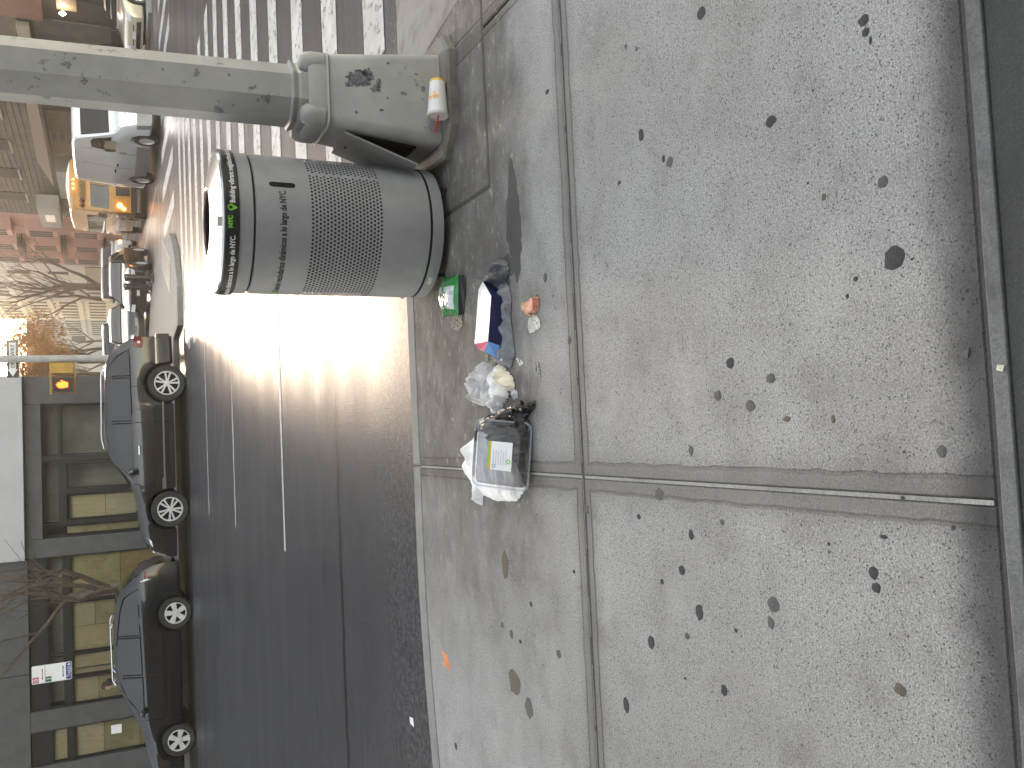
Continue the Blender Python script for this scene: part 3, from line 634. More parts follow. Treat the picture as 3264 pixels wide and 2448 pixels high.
# carton with a white top and navy side
ct = thing('carton', 'flattened carton with white top, navy side and pink and blue end', 'carton', (0, 0, 0))
M['cardwhite'] = simple('carton_white', g3(.86), .35, var=.02); M['navy'] = simple('carton_navy', (.012, .018, .075), .35, var=.1)
M['pinkp'] = simple('carton_pink', (.62, .12, .20), .4, var=.1); M['bluep'] = simple('carton_blue', (.03, .20, .52), .4, var=.1)
M['fade'] = simple('carton_fade', (.75, .45, .40), .4, 0, .5, 25)
T0, T1, T2, T3, T4 = (.640, 3.39, .055), (.555, 3.265, .075), (.370, 3.325, .072), (.375, 3.465, .075), (.610, 3.43, .06)
mb = MB(); mb.add([T4, T0, T1, T2, T3], [(0, 4, 3, 2, 1)], 0); mb.build('top_panel', 'cardwhite', ct)
mb = MB(); mb.add([T0, T1, T2, (.64, 3.37, .012), (.545, 3.245, .012), (.350, 3.295, .012), (.655, 3.40, .07), (.30, 3.36, .02)], [(0, 3, 4, 1), (1, 4, 5, 2), (0, 6, 3), (2, 5, 7)]); mb.build('side_panel', 'navy', ct)
mb = MB(); mb.add([T2, (.335, 3.40, .06), (.300, 3.36, .02), (.350, 3.3, .03)], [(0, 3, 2, 1)]); mb.build('end_flap', 'bluep', ct)
mb = MB(); mb.add([T2, T3, (.345, 3.45, .06), (.335, 3.40, .06)], [(0, 3, 2, 1)]); mb.build('end_flap', 'pinkp', ct)
T2b = (.385, 3.33, .074); mb = MB(); mb.add([(T2[0], T2[1], T2[2]+.001), (.372, 3.36, .0745), (.41, 3.345, .0745), (.40, 3.322, .074)], [(0, 1, 2, 3)]); mb.build('print', 'fade', ct)

grp = None
lie(crumple([(.73, 3.34), (.71, 3.25), (.66, 3.22), (.61, 3.26), (.59, 3.34), (.62, 3.40), (.60, 3.47), (.68, 3.50), (.70, 3.42)], .07, 3, freq=24), 'plastic_bag', ['film_dark'], .66, 3.35, 'dark grey crumpled plastic bag beside the end of the white carton nearest the bin', 'plastic bag')
lie(crumple([(.66, 3.43), (.66, 3.34), (.60, 3.235), (.53, 3.22), (.45, 3.235), (.37, 3.22), (.29, 3.21), (.25, 3.26), (.27, 3.37), (.36, 3.46), (.44, 3.41), (.5, 3.36), (.58, 3.40)], .036, 8, freq=27), 'plastic_bag', ['film_mid'], .45, 3.32, 'mid grey thin plastic bag spread under the white and navy carton', 'plastic bag')
lie(crumple([(.305, 3.55), (.285, 3.44), (.22, 3.38), (.15, 3.40), (.105, 3.46), (.10, 3.56), (.12, 3.66), (.19, 3.70), (.25, 3.66), (.27, 3.60)], .062, 21, freq=21, sharp=1.), 'plastic_bag', ['film_light'], .2, 3.54, 'pale translucent scrunched plastic bag between the carton and the clear food box', 'plastic bag')
nk = thing('napkin', 'crumpled white paper napkin with a yellowish stained end beside the pale plastic bag', 'napkin', (.17, 3.36, 0))
local(crumple([(.285, 3.37), (.25, 3.30), (.21, 3.24), (.16, 3.22), (.15, 3.27), (.17, 3.34), (.22, 3.36), (.26, 3.40)], .055, 33, freq=24), .17, 3.36).build('stained_part', 'paper_soiled', nk)
local(crumple([(.29, 3.36), (.25, 3.34), (.18, 3.31), (.13, 3.28), (.105, 3.33), (.075, 3.38), (.06, 3.46), (.085, 3.47), (.14, 3.41), (.20, 3.42), (.25, 3.42)], .065, 35, freq=19), .17, 3.36).build('clean_part', 'paper', nk)
local(crumple([(.14, 3.27), (.115, 3.24), (.12, 3.20), (.15, 3.205), (.16, 3.24)], .03, 36, freq=20), .17, 3.36).build('folded_corner', 'film_light', nk)
bb = thing('black_bag', 'torn black plastic bag twisted behind the clear food box', 'plastic bag', (0, 3.3, 0))
bpts = [(.105, 3.045), (.075, 3.045), (.04, 3.12), (-.01, 3.09), (-.10, 3.12), (-.12, 3.25), (-.09, 3.38), (-.04, 3.44), (.02, 3.50), (.05, 3.46), (.05, 3.36), (.07, 3.25), (.09, 3.15)]
local(crumple(bpts, .068, 44, freq=24, sharp=1.), 0, 3.3).build('bag_film', 'film_black', bb)
for s_, e_ in (((.02, 3.46, .05), (.095, 3.07, .05)), ((.0, 3.42, .08), (.07, 3.14, .06)), ((.03, 3.48, .03), (.05, 3.25, .07))):
    mb = MB(); pts_ = [Vector(s_).lerp(Vector(e_), k/10)+Vector((.012*noise.noise((k*.6, s_[0]*50, 1)), 0, .02*math.sin(k/10*PI)+.012*noise.noise((k*.8, 7, s_[2]*90)))) for k in range(11)]
    mb.tube(pts_, [.008+.010*abs(noise.noise((k*.5, 3, s_[1]))) for k in range(11)], 7); mb.v = [(x, y-3.3, z) for x, y, z in mb.v]; mb.build('twisted_strand', 'film_black', bb, True, 50)
mb = crumple([(.055, 3.56), (.03, 3.50), (.0, 3.49), (.0, 3.58), (.03, 3.62)], .03, 47, freq=25); local(mb, 0, 3.3).build('rice_remains', 'paper_soiled', bb, True)

# clear hinged food box standing on its edge against the black bag
fb = thing('food_container', 'clear plastic food container with a printed paper label, tipped on its edge over white paper', 'food container', (-.125, 3.10, .012), R(3))
fq = Matrix.Rotation(R(32), 4, 'X') @ Matrix.Rotation(R(-9), 4, 'Z')
def rrect(w_, h_, c_, z_, n_=5, oy=0):
    out_ = []
    for qx, qy, a0 in ((1, 1, 0), (-1, 1, 90), (-1, 0, 180), (1, 0, 270)):
        for k in range(n_+1):
            a = R(a0+90*k/n_); out_.append(tuple(fq @ Vector((qx*(w_/2-c_)+c_*math.cos(a), (h_-c_ if qy else c_)+c_*math.sin(a)+oy, z_))))
    return out_
W2, H2 = .27, .27; M['trayp'] = glass_mat('smoky_plastic', (.5, .5, .52), .10, 1.5, .10, (.05, .05, .05))
fbm = loft([rrect(W2, H2, .03, 0), rrect(W2, H2, .03, .005)], cap=False)
loft([rrect(W2, H2, .03, .005), rrect(W2-.02, H2-.02, .028, .005, oy=.01), rrect(W2-.045, H2-.045, .035, .045, oy=.0225)], cap=False, mbx=fbm)
r1 = rrect(W2-.045, H2-.045, .035, .045, oy=.0225); fbm.add(r1, [tuple(range(len(r1)))]); fbm.build('lid', 'clear', fb, True, 40)
fbm = loft([rrect(W2-.02, H2-.02, .028, -.001, oy=.01), rrect(W2-.05, H2-.05, .035, -.045, oy=.025)], cap=False)
r1 = rrect(W2-.05, H2-.05, .035, -.045, oy=.025); fbm.add(r1, [tuple(range(len(r1)))]); fbm.build('tray', 'trayp', fb, True, 40)
mb = MB(); loft([rrect(W2+.012, H2+.012, .034, .0015, oy=-.006), rrect(W2+.012, H2+.012, .034, .0045, oy=-.006), rrect(W2-.004, H2-.004, .03, .0045, oy=.002)], cap=False, mbx=mb); mb.build('rim', 'rimp', fb, True, 40)
def onlid(x, y, z=.0475): return tuple(fq @ Vector((x, y, z)))
lq = [(-.06, .055), (.055, .055), (.055, .165), (-.06, .165)]
mb = MB(); mb.add([onlid(x, y) for x, y in lq], [(0, 1, 2, 3)]); lb = mb.build('label', 'cardwhite', fb)
M['orangeprint'] = simple('orange_print', (.85, .40, .04), .5, var=0); M['bluegrey'] = simple('blue_grey_print', (.30, .38, .5), .5, var=0)
for y0_, y1_, m0 in ((.166, .172, 'green'), (.158, .1655, 'orangeprint')):
    mb = MB(); mb.add([onlid(x, y, .0482) for x, y in ((-.06, y0_), (.055, y0_), (.055, y1_), (-.06, y1_))], [(0, 1, 2, 3)]); mb.build('print_stripe', m0, lb)
for k in range(6):
    mb = MB(); y_ = .142-.012*k; mb.add([onlid(x, y, .0482) for x, y in ((-.04, y_), (.02+.01*math.sin(k*3), y_), (.02+.01*math.sin(k*3), y_+.003), (-.04, y_+.003))], [(0, 1, 2, 3)]); mb.build('print_line', simple('pale_print', (.55, .57, .62), .5, var=0) if k == 0 else bpy.data.materials['pale_print'], lb)
for (x_, y_, r_, m0) in ((-.045, .140, .009, 'bluegrey'), (-.022, .07, .010, 'green')):
    mb = MB(); a = [onlid(x_+r_*math.cos(t_), y_+r_*math.sin(t_), .0484) for t_ in [2*PI*k/16 for k in range(16)]]; b = [onlid(x_+r_*.6*math.cos(t_), y_+r_*.6*math.sin(t_), .0484) for t_ in [2*PI*k/16 for k in range(16)]]
    mb.add(a+b, [(k, (k+1) % 16, 16+(k+1) % 16, 16+k) for k in range(16)]); mb.build('print_mark', m0, lb)
lie(crumple([(-.01, 3.62), (-.085, 3.80), (-.12, 3.78), (-.165, 3.84), (-.21, 3.82), (-.24, 3.76), (-.27, 3.70), (-.345, 3.68), (-.35, 3.62), (-.30, 3.61), (-.32, 3.47), (-.31, 3.25), (-.25, 3.16), (-.16, 3.24), (-.05, 3.40)], .045, 55, freq=14, sharp=.8), 'paper_sheet', ['paper'], -.17, 3.5, 'torn crumpled white paper sheet under and behind the clear food container', 'paper')

# food scraps
pk_ = thing('bread_scrap', 'pink piece of food with a tan stub beside white crumbs on the pavement', 'food scrap', (.48, 3.03, 0))
mb = MB(); top = [(.03, -.045), (.022, -.06), (-.02, -.055), (-.035, -.02), (-.028, .012), (.01, .03)]
mb.prism([(x, y) for x, y in reversed([(a*1., b*1.) for a, b in top])], .002, .03, inset=.004); mb.build('pink_piece', simple('pink_food', (.62, .27, .20), .6, 0, .25, 60, .002, 90), pk_)
mb = MB(); mb.tube([(.018, .055, .012), (.0, .05, .014), (-.022, .03, .012), (-.04, .005, .008)], [.013, .015, .011, .006], 10); mb.build('tan_stub', simple('tan_food', (.5, .36, .19), .7, 0, .3, 60, .002, 90), pk_, True)
def crumbs(name, cx, cy, pts, n, seed, label, c=(.62, .60, .52), sz=.006, flat=True):
    m_ = MB(); rn = random.Random(seed)
    xs_ = [p[0] for p in pts]; ys_ = [p[1] for p in pts]; k = 0
    def ins(x, y):
        c_ = False; j = len(pts)-1
        for i in range(len(pts)):
            if (pts[i][1] > y) != (pts[j][1] > y) and x < (pts[j][0]-pts[i][0])*(y-pts[i][1])/(pts[j][1]-pts[i][1])+pts[i][0]: c_ = not c_
            j = i
        return c_
    while k < n:
        x, y = rn.uniform(min(xs_), max(xs_)), rn.uniform(min(ys_), max(ys_))
        if not ins(x, y): continue
        s_ = rn.uniform(.4, 1)*sz; a = rn.uniform(0, PI); z_ = .001+rn.uniform(0, .003)
        q = Matrix.Translation((x-cx, y-cy, z_)) @ Matrix.Rotation(a, 4, 'Z') @ Matrix.Rotation(rn.uniform(-.5, .5), 4, 'X')
        m_.box(-s_, s_, -s_*.7, s_*.7, -.001, s_*.5, mat=q); k += 1
    o = m_.build(name, 'cream' if c is None else simple(name+'_mat', c, .8, var=.15)); o.location = (cx, cy, 0); tag(o, label, 'crumbs'); o['kind'] = 'stuff'; return o
crumbs('white_crumbs', .41, 3.02, [(.445, 3.035), (.43, 2.985), (.40, 2.97), (.385, 2.975), (.375, 3.03), (.375, 3.06), (.40, 3.075), (.435, 3.06)], 420, 1, 'patch of white crumbs next to the pink food scrap', (.70, .69, .62), .005)
crumbs('rice_grains', .52, 3.83, [(.565, 3.77), (.50, 3.77), (.475, 3.82), (.485, 3.87), (.53, 3.92), (.565, 3.86)], 260, 2, 'scatter of beige rice below the green snack packet', (.46, .43, .33), .0045)
crumbs('rice_grains', .28, 3.47, [(.33, 3.42), (.27, 3.40), (.25, 3.46), (.27, 3.52), (.33, 3.50)], 200, 4, 'scatter of pale grains between the carton and the pale bag', (.42, .40, .33), .0045)
crumbs('white_flakes', .27, 3.16, [(.285, 3.20), (.275, 3.15), (.245, 3.13), (.25, 3.17)], 26, 5, 'few white flakes on bare pavement near the napkin', (.75, .74, .70), .006)
crumbs('pale_flakes', .22, 3.02, [(.255, 3.04), (.25, 3.0), (.19, 2.99), (.20, 3.03)], 60, 6, 'thin smear of pale flakes between the napkin and the scored joint', (.40, .39, .35), .004)
mb = MB(); mb.add([(0, 0, .002), (.05, .01, .002), (.055, .04, .016), (.01, .05, .010)], [(0, 1, 2, 3)]); o = mb.build('paper_scrap', 'cardwhite'); o.location = (-1.80, 5.12, RZ+.003); tag(o, 'tiny white paper scrap lying on the dark road by the kerb', 'paper')
mb = MB(); mb.prism([(0, 0), (.020, -.005), (.010, .018)], .0, .003); o = mb.build('stone_chip', 'gum_grey'); o.location = (.095, 1.145, .001); tag(o, 'pale triangular stone chip beside the dark sill', 'stone chip')
mb = MB(); mb.prism([(0, 0), (.012, -.004), (.014, .01), (.004, .012)], .0, .006); o = mb.build('stone_chip', 'cream'); o.location = (.062, 1.07, .004); tag(o, 'small cream pebble resting on the worn sill', 'stone chip')
# ---------------------------------------------------------------- vehicles
def interp(tab, x):
    if x <= tab[0][0]: return tab[0][1]
    for (a, b), (c, d) in zip(tab, tab[1:]):
        if x <= c: return b+(d-b)*(x-a)/(c-a) if c > a else d
    return tab[-1][1]
def smooth_tab(tab, it=2):
    for _ in range(it):
        out_ = [tab[0]]
        for (a, b), (c, d) in zip(tab, tab[1:]):
            out_ += [(a*.75+c*.25, b*.75+d*.25), (a*.25+c*.75, b*.25+d*.75)]
        out_.append(tab[-1]); tab = out_
    return tab
class Car:
    def __init__(s, top, belt, W, wheels, wr, sill=.22, tumble=.34, arch=.06, taper=.16, tp=5, roofdrop=.05):
        s.top = smooth_tab(top); s.belt = belt; s.W = W; s.wh = wheels; s.wr = wr; s.sill = sill; s.tum = tumble; s.ar = wr+arch
        s.x0, s.x1 = top[0][0], top[-1][0]; s.taper = taper; s.tp = tp; s.rd = roofdrop
    def wp(s, x):
        c = (s.x0+s.x1)/2; h = (s.x1-s.x0)/2; t = abs((x-c)/h); return s.W*(1-s.taper*t**s.tp)
    def sec(s, x):
        zt = interp(s.top, x); zb = min(interp(s.belt, x), zt-.03); w = s.wp(x); zo = s.sill
        for xw in s.wh:
            d = abs(x-xw)
            if d < s.ar: zo = max(zo, s.wr+math.sqrt(s.ar**2-d*d)*.98)
        zo = min(zo, zb-.10)
        zm = zo+(zb-zo)*.5
        zr = max(zb+.005, zt-s.rd-.02); y5 = w*.965; y6 = max(y5-(zr-zb)*s.tum-.012, .1)
        return [(w*.93, zo), (w*.985, zo+.05), (w*1.0, zm), (w*.99, zb-.06), (y5, zb), (y6, zr), (y6*.93, zt-.018), (y6*.6, zt-.004), (0, zt)]
    def y_at(s, x, z):
        p = s.sec(x)
        for (a, b), (c, d) in zip(p[1:], p[2:]):
            if b <= z <= d: return a+(c-a)*(z-b)/max(d-b, 1e-6)
        return p[1][0] if z < p[1][1] else p[5][0]
    def body(s, parent, mat):
        xs = sorted(set([s.x0+(s.x1-s.x0)*i/90 for i in range(91)]+[xw+s.ar*q for xw in s.wh for q in (-1, -.995, -.97, -.9, -.8, -.6, .6, .8, .9, .97, .995, 1)]+[s.x0+.01, s.x0+.03, s.x1-.01, s.x1-.03]))
        xs = [x for x in xs if s.x0 <= x <= s.x1]; m_ = MB(); rings = []
        for x in xs:
            p = s.sec(x); rings.append([(x, y, z) for y, z in p]+[(x, -y, z) for y, z in reversed(p[:-1])])
        loft(rings, mbx=m_, cap=True); o = m_.build('body', mat, parent, True, 30); return o
    def side(s, parent, name, lo, hi, mat, off=.007, n=4, both=True, smooth=True):
        """strip between a lower and an upper (x, z) polyline laid on the flank"""
        objs = []
        if name == 'side_window':
            mxx = sum(q[0] for q in lo+hi)/len(lo+hi); mzz = sum(q[1] for q in lo+hi)/len(lo+hi); g_x = lambda q, d=.024: (q[0]+(d if q[0] > mxx else -d), q[1]+(d if q[1] > mzz else -d))
            s.side(parent, 'window_seal', [g_x(q) for q in lo], [g_x(q) for q in hi], 'seal', off-.004, n, both); off += .003
        for sg in ((1, -1) if both is True else (both,)):
            m_ = MB(); K = len(lo)
            for j in range(n+1):
                for (xa, za), (xb, zb) in zip(lo, hi):
                    x, z = xa+(xb-xa)*j/n, za+(zb-za)*j/n; m_.v.append((x, sg*(s.y_at(x, z)+off), z))
            for j in range(n):
                for i in range(K-1): m_.f.append((j*K+i, j*K+i+1, (j+1)*K+i+1, (j+1)*K+i)); m_.m.append(0)
            objs.append(m_.build(name, mat, parent, smooth))
        return objs
    def deck(s, parent, name, xa, xb, mat, ya=.86, yb=.84, off=.008, n=6):
        m_ = MB()
        for i in range(n+1):
            x = xa+(xb-xa)*i/n; zt = interp(s.top, x); y6 = s.sec(x)[5][0]; k = ya+(yb-ya)*i/n
            for j in range(9):
                v = (j/4-1)*k; m_.v.append((x, y6*v, zt+off-.018*abs(v)**2))
        for i in range(n):
            for j in range(8): m_.f.append((i*9+j, i*9+j+1, (i+1)*9+j+1, (i+1)*9+j)); m_.m.append(0)
        return m_.build(name, mat, parent, True)
    def nose(s, x_end, z):                             # x of the front (or rear) surface at height z
        if x_end > 0:
            for x, zz in reversed(s.top):
                if zz >= z: return x
            return s.x1
        for x, zz in s.top:
            if zz >= z: return x
        return s.x0
    def face(s, parent, name, yz, mat, end=1, off=.012, back=.10):
        m_ = MB(); n_ = len(yz); F = []; B = []
        for y, z in yz:
            x = (s.x1 if end > 0 else s.x0)-end*(0 if z < interp(s.top, s.x1 if end > 0 else s.x0) else abs((s.x1 if end > 0 else s.x0)-s.nose(end, z)))
            F.append((x+end*off, y, z)); B.append((x-end*back, y, z))
        m_.add(F+B, [tuple(range(n_) if end > 0 else reversed(range(n_)))]+[(i, (i+1) % n_, n_+(i+1) % n_, n_+i) for i in range(n_)])
        return m_.build(name, mat, parent)
M['seal'] = simple('window_rubber', g3(.006), .85, var=0, spec=.1)
WHEELS = {}
def wheel(parent, x, y, r, sg, kind, rimr=.68, mat='alloy'):
    key = (r, kind, rimr, mat)
    if key not in WHEELS:
        tm = MB(); w_ = .11
        tm.lathe([(r*rimr, -w_*.9), (r*.93, -w_), (r*.985, -w_*.8), (r, -w_*.5), (r, w_*.5), (r*.985, w_*.8), (r*.93, w_), (r*rimr, w_*.9), (r*rimr*.96, w_*.5), (r*rimr*.94, -w_*.6)], 40)
        rm = MB(); rr_ = r*rimr
        rm.lathe([(rr_*1.02, w_*.90), (rr_*.97, w_*.97), (rr_*.92, w_*.80), (rr_*.90, w_*.2)], 40)
        if kind == 0: rm.lathe([(rr_*1.0, w_*.5), (rr_*.4, w_*.75), (.001, w_*.6)], 24)
        else:
            for k in range(kind):
                a = 2*PI*k/kind
                if kind == 10:
                    b = a+(.10 if k % 2 else -.10); hw0, hw1 = .016, .022
                elif kind == 5: b = a; hw0, hw1 = .040, .062
                else: b = a; hw0, hw1 = .02, .03
                q0 = Matrix.Rotation(b, 4, 'Z'); r0, r1 = .05, rr_*.95
                vs_ = [q0 @ Vector(v) for v in ((r0, -hw0, w_*.86), (r0, hw0, w_*.86), (r1, hw1, w_*.90), (r1, -hw1, w_*.90), (r0, -hw0, w_*.55), (r0, hw0, w_*.55), (r1, hw1, w_*.6), (r1, -hw1, w_*.6))]
                rm.add(vs_, [(0, 3, 2, 1), (0, 1, 5, 4), (1, 2, 6, 5), (2, 3, 7, 6), (3, 0, 4, 7)])
            rm.lathe([(.062, w_*.6), (.060, w_*.92), (.03, w_*.98), (.001, w_*.99)], 20)
            for k in range(5):
                a = 2*PI*(k+.5)/5; rm.lathe([(.008, w_*.9), (.008, w_*1.02), (.001, w_*1.03)], 8, mat=Matrix.Translation((.042*math.cos(a), .042*math.sin(a), 0)))
        dm_ = MB(); dm_.lathe([(rr_*.9, w_*.1), (.001, w_*.12)], 24)
        a = tm.build('wheel', 'rubber', None, True, 40); b = rm.build('rim', mat, a, True, 40); c = dm_.build('brake_disc', 'void', a)
        WHEELS[key] = (a.data, b.data, c.data); bpy.data.objects.remove(b); bpy.data.objects.remove(c); bpy.data.objects.remove(a)
    da_, db_, dc_ = WHEELS[key]
    a = bpy.data.objects.new('wheel', da_); C.objects.link(a); a.parent = parent; a.location = (x, y, r); a.rotation_euler = (R(-90) if sg > 0 else R(90), R(17*x), 0)
    b = bpy.data.objects.new('rim', db_); C.objects.link(b); b.parent = a
    c = bpy.data.objects.new('brake_disc', dc_); C.objects.link(c); c.parent = a
def wheels4(c, t, kind, rimr=.68, mat='alloy', inset=.11):
    for x in c.wh:
        for sg in (1, -1): wheel(t, x, sg*(c.wp(x)-inset), c.wr, sg, kind, rimr, mat)
def underside(c, t):
    m_ = MB(); m_.box(c.x0+.25, c.x1-.25, -c.W*.8, c.W*.8, .2, .42); m_.build('underbody', 'void', t)

def wells(c, t):
    for x in c.wh:
        m_ = MB(); m_.box(x-c.ar*.98, x+c.ar*.98, -c.W*.62, c.W*.62, c.sill+.02, c.wr+c.ar); m_.build('wheel_well', 'void', t)

# dark estate-style SUV parked opposite (rear to the right)
def suv_large():
    t = thing('parked_suv', 'large dark grey-blue SUV with roof rails and ten-spoke rims, parked by the one-way post', 'car', (0, 21.66, RZ), PI)
    c = Car([(-2.44, .55), (-2.43, .95), (-2.38, 1.16), (-2.16, 1.46), (-1.98, 1.64), (-1.6, 1.675), (-.6, 1.70), (.0, 1.68), (.30, 1.61), (.95, 1.16), (1.2, 1.12), (1.9, 1.03), (2.25, .93), (2.44, .78), (2.52, .6), (2.53, .5)],
            [(-2.44, 1.14), (-1, 1.10), (.9, 1.05), (2.5, .8)], .96, (-1.36, 1.465), .40, .27, .33, .05)
    c.body(t, 'cargrey'); wheels4(c, t, 10, .66); wells(c, t)
    c.side(t, 'side_window', [(-2.12, 1.18), (-1.85, 1.17), (-1.55, 1.165)], [(-1.98, 1.38), (-1.78, 1.56), (-1.55, 1.60)], 'carglass')
    c.side(t, 'side_window', [(-1.48, 1.165), (-1.0, 1.155), (-.55, 1.15)], [(-1.48, 1.60), (-1.0, 1.625), (-.55, 1.63)], 'carglass')
    c.side(t, 'side_window', [(-.47, 1.15), (.1, 1.14), (.45, 1.135), (.76, 1.13)], [(-.47, 1.63), (-.1, 1.625), (.12, 1.60), (.30, 1.54)], 'carglass')
    c.deck(t, 'windscreen', .40, .90, 'carglass', .86, .92); c.deck(t, 'rear_window', -2.34, -2.06, 'carglass')
    for z_, m0, a, b in ((.50, 'chrome', -.95, .78),): c.side(t, 'chrome_strip', [(a, z_-.018), (b, z_-.018)], [(a, z_+.018), (b, z_+.018)], m0, .015)
    c.side(t, 'chrome_badge', [(.76, .475), (1.0, .475)], [(.76, .55), (1.0, .55)], 'chrome', .015)
    c.side(t, 'window_trim', [(-2.12, 1.145), (-.5, 1.13), (.78, 1.10)], [(-2.12, 1.165), (-.5, 1.145), (.78, 1.12)], 'carblack', .010)
    for a, b in ((-.50, -.485), (.86, .872), (-1.30, -1.288)): c.side(t, 'door_gap', [(a, .36 if a > -1 else .84), (b, .36 if a > -1 else .84)], [(a, 1.12), (b, 1.12)], 'void', .004, 8)
    for a in (-.86, .12): c.side(t, 'door_handle', [(a-.10, .985), (a+.10, .985)], [(a-.10, 1.02), (a+.10, 1.02)], 'chrome', .03)
    c.side(t, 'sill_trim', [(-.9, .29), (1.0, .29)], [(-.9, .40), (1.0, .40)], 'carblack', .012)
    for sg in (1, -1):
        m_ = MB(); m_.tube([(-1.75, sg*.62, 1.69), (-1.6, sg*.63, 1.735), (-.2, sg*.63, 1.755), (.05, sg*.62, 1.71)], .016, 8); m_.build('roof_rail', 'chrome', t, True)
        m_ = MB(); m_.lathe([(.001, -.09), (.06, -.07), (.085, 0), (.06, .07), (.001, .09)], 14, mat=Matrix.Translation((.60, sg*1.03, 1.16)) @ Matrix.Rotation(R(90), 4, 'X')); m_.build('door_mirror', 'cargrey', t, True)
    c.side(t, 'tail_light', [(-2.36, .86), (-2.16, .90)], [(-2.38, 1.10), (-2.18, 1.07)], 'lamp_red', .012); c.side(t, 'reversing_lamp', [(-2.34, .93), (-2.26, .94)], [(-2.35, .99), (-2.27, .99)], 'lamp_white', .016); c.face(t, 'tail_light', [(-.85, .9), (-.5, .9), (-.5, 1.1), (-.85, 1.08)], 'lamp_red', -1); c.face(t, 'tail_light', [(.5, .9), (.85, .9), (.85, 1.08), (.5, 1.1)], 'lamp_red', -1)
    c.side(t, 'rear_bumper', [(-2.43, .33), (-1.85, .33)], [(-2.43, .60), (-1.80, .60)], 'carblack', .03); c.side(t, 'chrome_strip', [(-2.43, .60), (-1.80, .60)], [(-2.43, .63), (-1.80, .63)], 'chrome', .035)
    c.face(t, 'bumper', [(-.85, .33), (.85, .33), (.85, .6), (-.85, .6)], 'carblack', -1, .05)
    c.side(t, 'headlight', [(2.14, .80), (2.42, .74)], [(2.05, .90), (2.38, .82)], 'lamp_white', .012); c.side(t, 'front_bumper', [(1.98, .3), (2.5, .3)], [(2.02, .5), (2.5, .5)], 'carblack', .014)
    c.face(t, 'grille', [(-.5, .5), (.5, .5), (.5, .72), (-.5, .72)], 'chrome', 1)
    return t
suv_large()
def suv_small():
    t = thing('parked_hatchback', 'black five-spoke crossover hatchback parked opposite under the bare tree', 'car', (-5.1, 21.60, RZ), PI)
    c = Car([(-2.46, .45), (-2.45, .72), (-2.33, .98), (-2.15, 1.20), (-1.87, 1.50), (-1.6, 1.57), (-1.1, 1.625), (-.5, 1.63), (.0, 1.58), (.30, 1.49), (1.05, 1.12), (1.3, 1.06), (1.87, .95), (2.2, .83), (2.38, .66), (2.43, .5)],
            [(-2.46, 1.05), (-1.9, 1.07), (-.6, 1.02), (.9, .97), (2.4, .75)], .90, (-1.33, 1.45), .345, .24, .36, .05, .20)
    c.body(t, 'carnavy'); wheels4(c, t, 5, .66); wells(c, t)
    c.side(t, 'side_window', [(-1.93, 1.13), (-1.5, 1.11), (-.95, 1.09)], [(-1.74, 1.38), (-1.45, 1.46), (-.95, 1.52)], 'carglass')
    c.side(t, 'side_window', [(-.88, 1.09), (-.45, 1.075), (-.10, 1.065)], [(-.88, 1.525), (-.45, 1.54), (-.10, 1.52)], 'carglass')
    c.side(t, 'side_window', [(-.02, 1.06), (.4, 1.05), (.86, 1.04)], [(-.02, 1.51), (.18, 1.44), (.40, 1.34)], 'carglass')
    c.deck(t, 'windscreen', .36, 1.0, 'carglass', .86, .92); c.deck(t, 'rear_window', -2.2, -1.95, 'carglass')
    for a, b in ((-.06, -.048), (.90, .912), (-.98, -.968)): c.side(t, 'door_gap', [(a, .30 if a > -.9 else .74), (b, .30 if a > -.9 else .74)], [(a, 1.03), (b, 1.03)], 'void', .004, 8)
    for a in (-.78, .12): c.side(t, 'door_handle', [(a-.09, .90), (a+.09, .90)], [(a-.09, .93), (a+.09, .93)], 'carblack', .03)
    c.side(t, 'rub_strip', [(-.9, .50), (1.0, .50)], [(-.9, .56), (1.0, .56)], 'carblack', .015)
    c.side(t, 'tail_light', [(-2.38, .86), (-2.12, .84)], [(-2.26, 1.06), (-2.08, 1.05)], 'lamp_white', .014); c.side(t, 'tail_light', [(-2.33, .92), (-2.16, .90)], [(-2.30, .99), (-2.15, .96)], 'lamp_red', .018)
    c.face(t, 'tail_light', [(-.8, .86), (-.5, .86), (-.5, 1.05), (-.8, 1.05)], 'lamp_red', -1)
    c.side(t, 'headlight', [(2.1, .66), (2.35, .58)], [(1.95, .82), (2.28, .74)], 'lamp_white', .014); c.side(t, 'side_marker', [(2.02, .70), (2.14, .67)], [(1.98, .78), (2.10, .75)], 'amber', .018, 3)
    for sg in (1, -1):
        m_ = MB(); m_.tube([(-1.2, sg*.56, 1.62), (-1.1, sg*.57, 1.665), (.0, sg*.57, 1.64), (.12, sg*.57, 1.57)], .016, 8); m_.build('roof_rail', 'chrome', t, True)
        m_ = MB(); m_.lathe([(.001, -.09), (.055, -.07), (.075, 0), (.055, .07), (.001, .09)], 14, mat=Matrix.Translation((.72, sg*.97, 1.08)) @ Matrix.Rotation(R(90), 4, 'X')); m_.build('door_mirror', 'carblack', t, True)
    m_ = MB(); m_.tube([(-1.0, 0, 1.62), (-1.12, 0, 1.70)], .008, 6); m_.build('aerial', 'carblack', t)
suv_small()

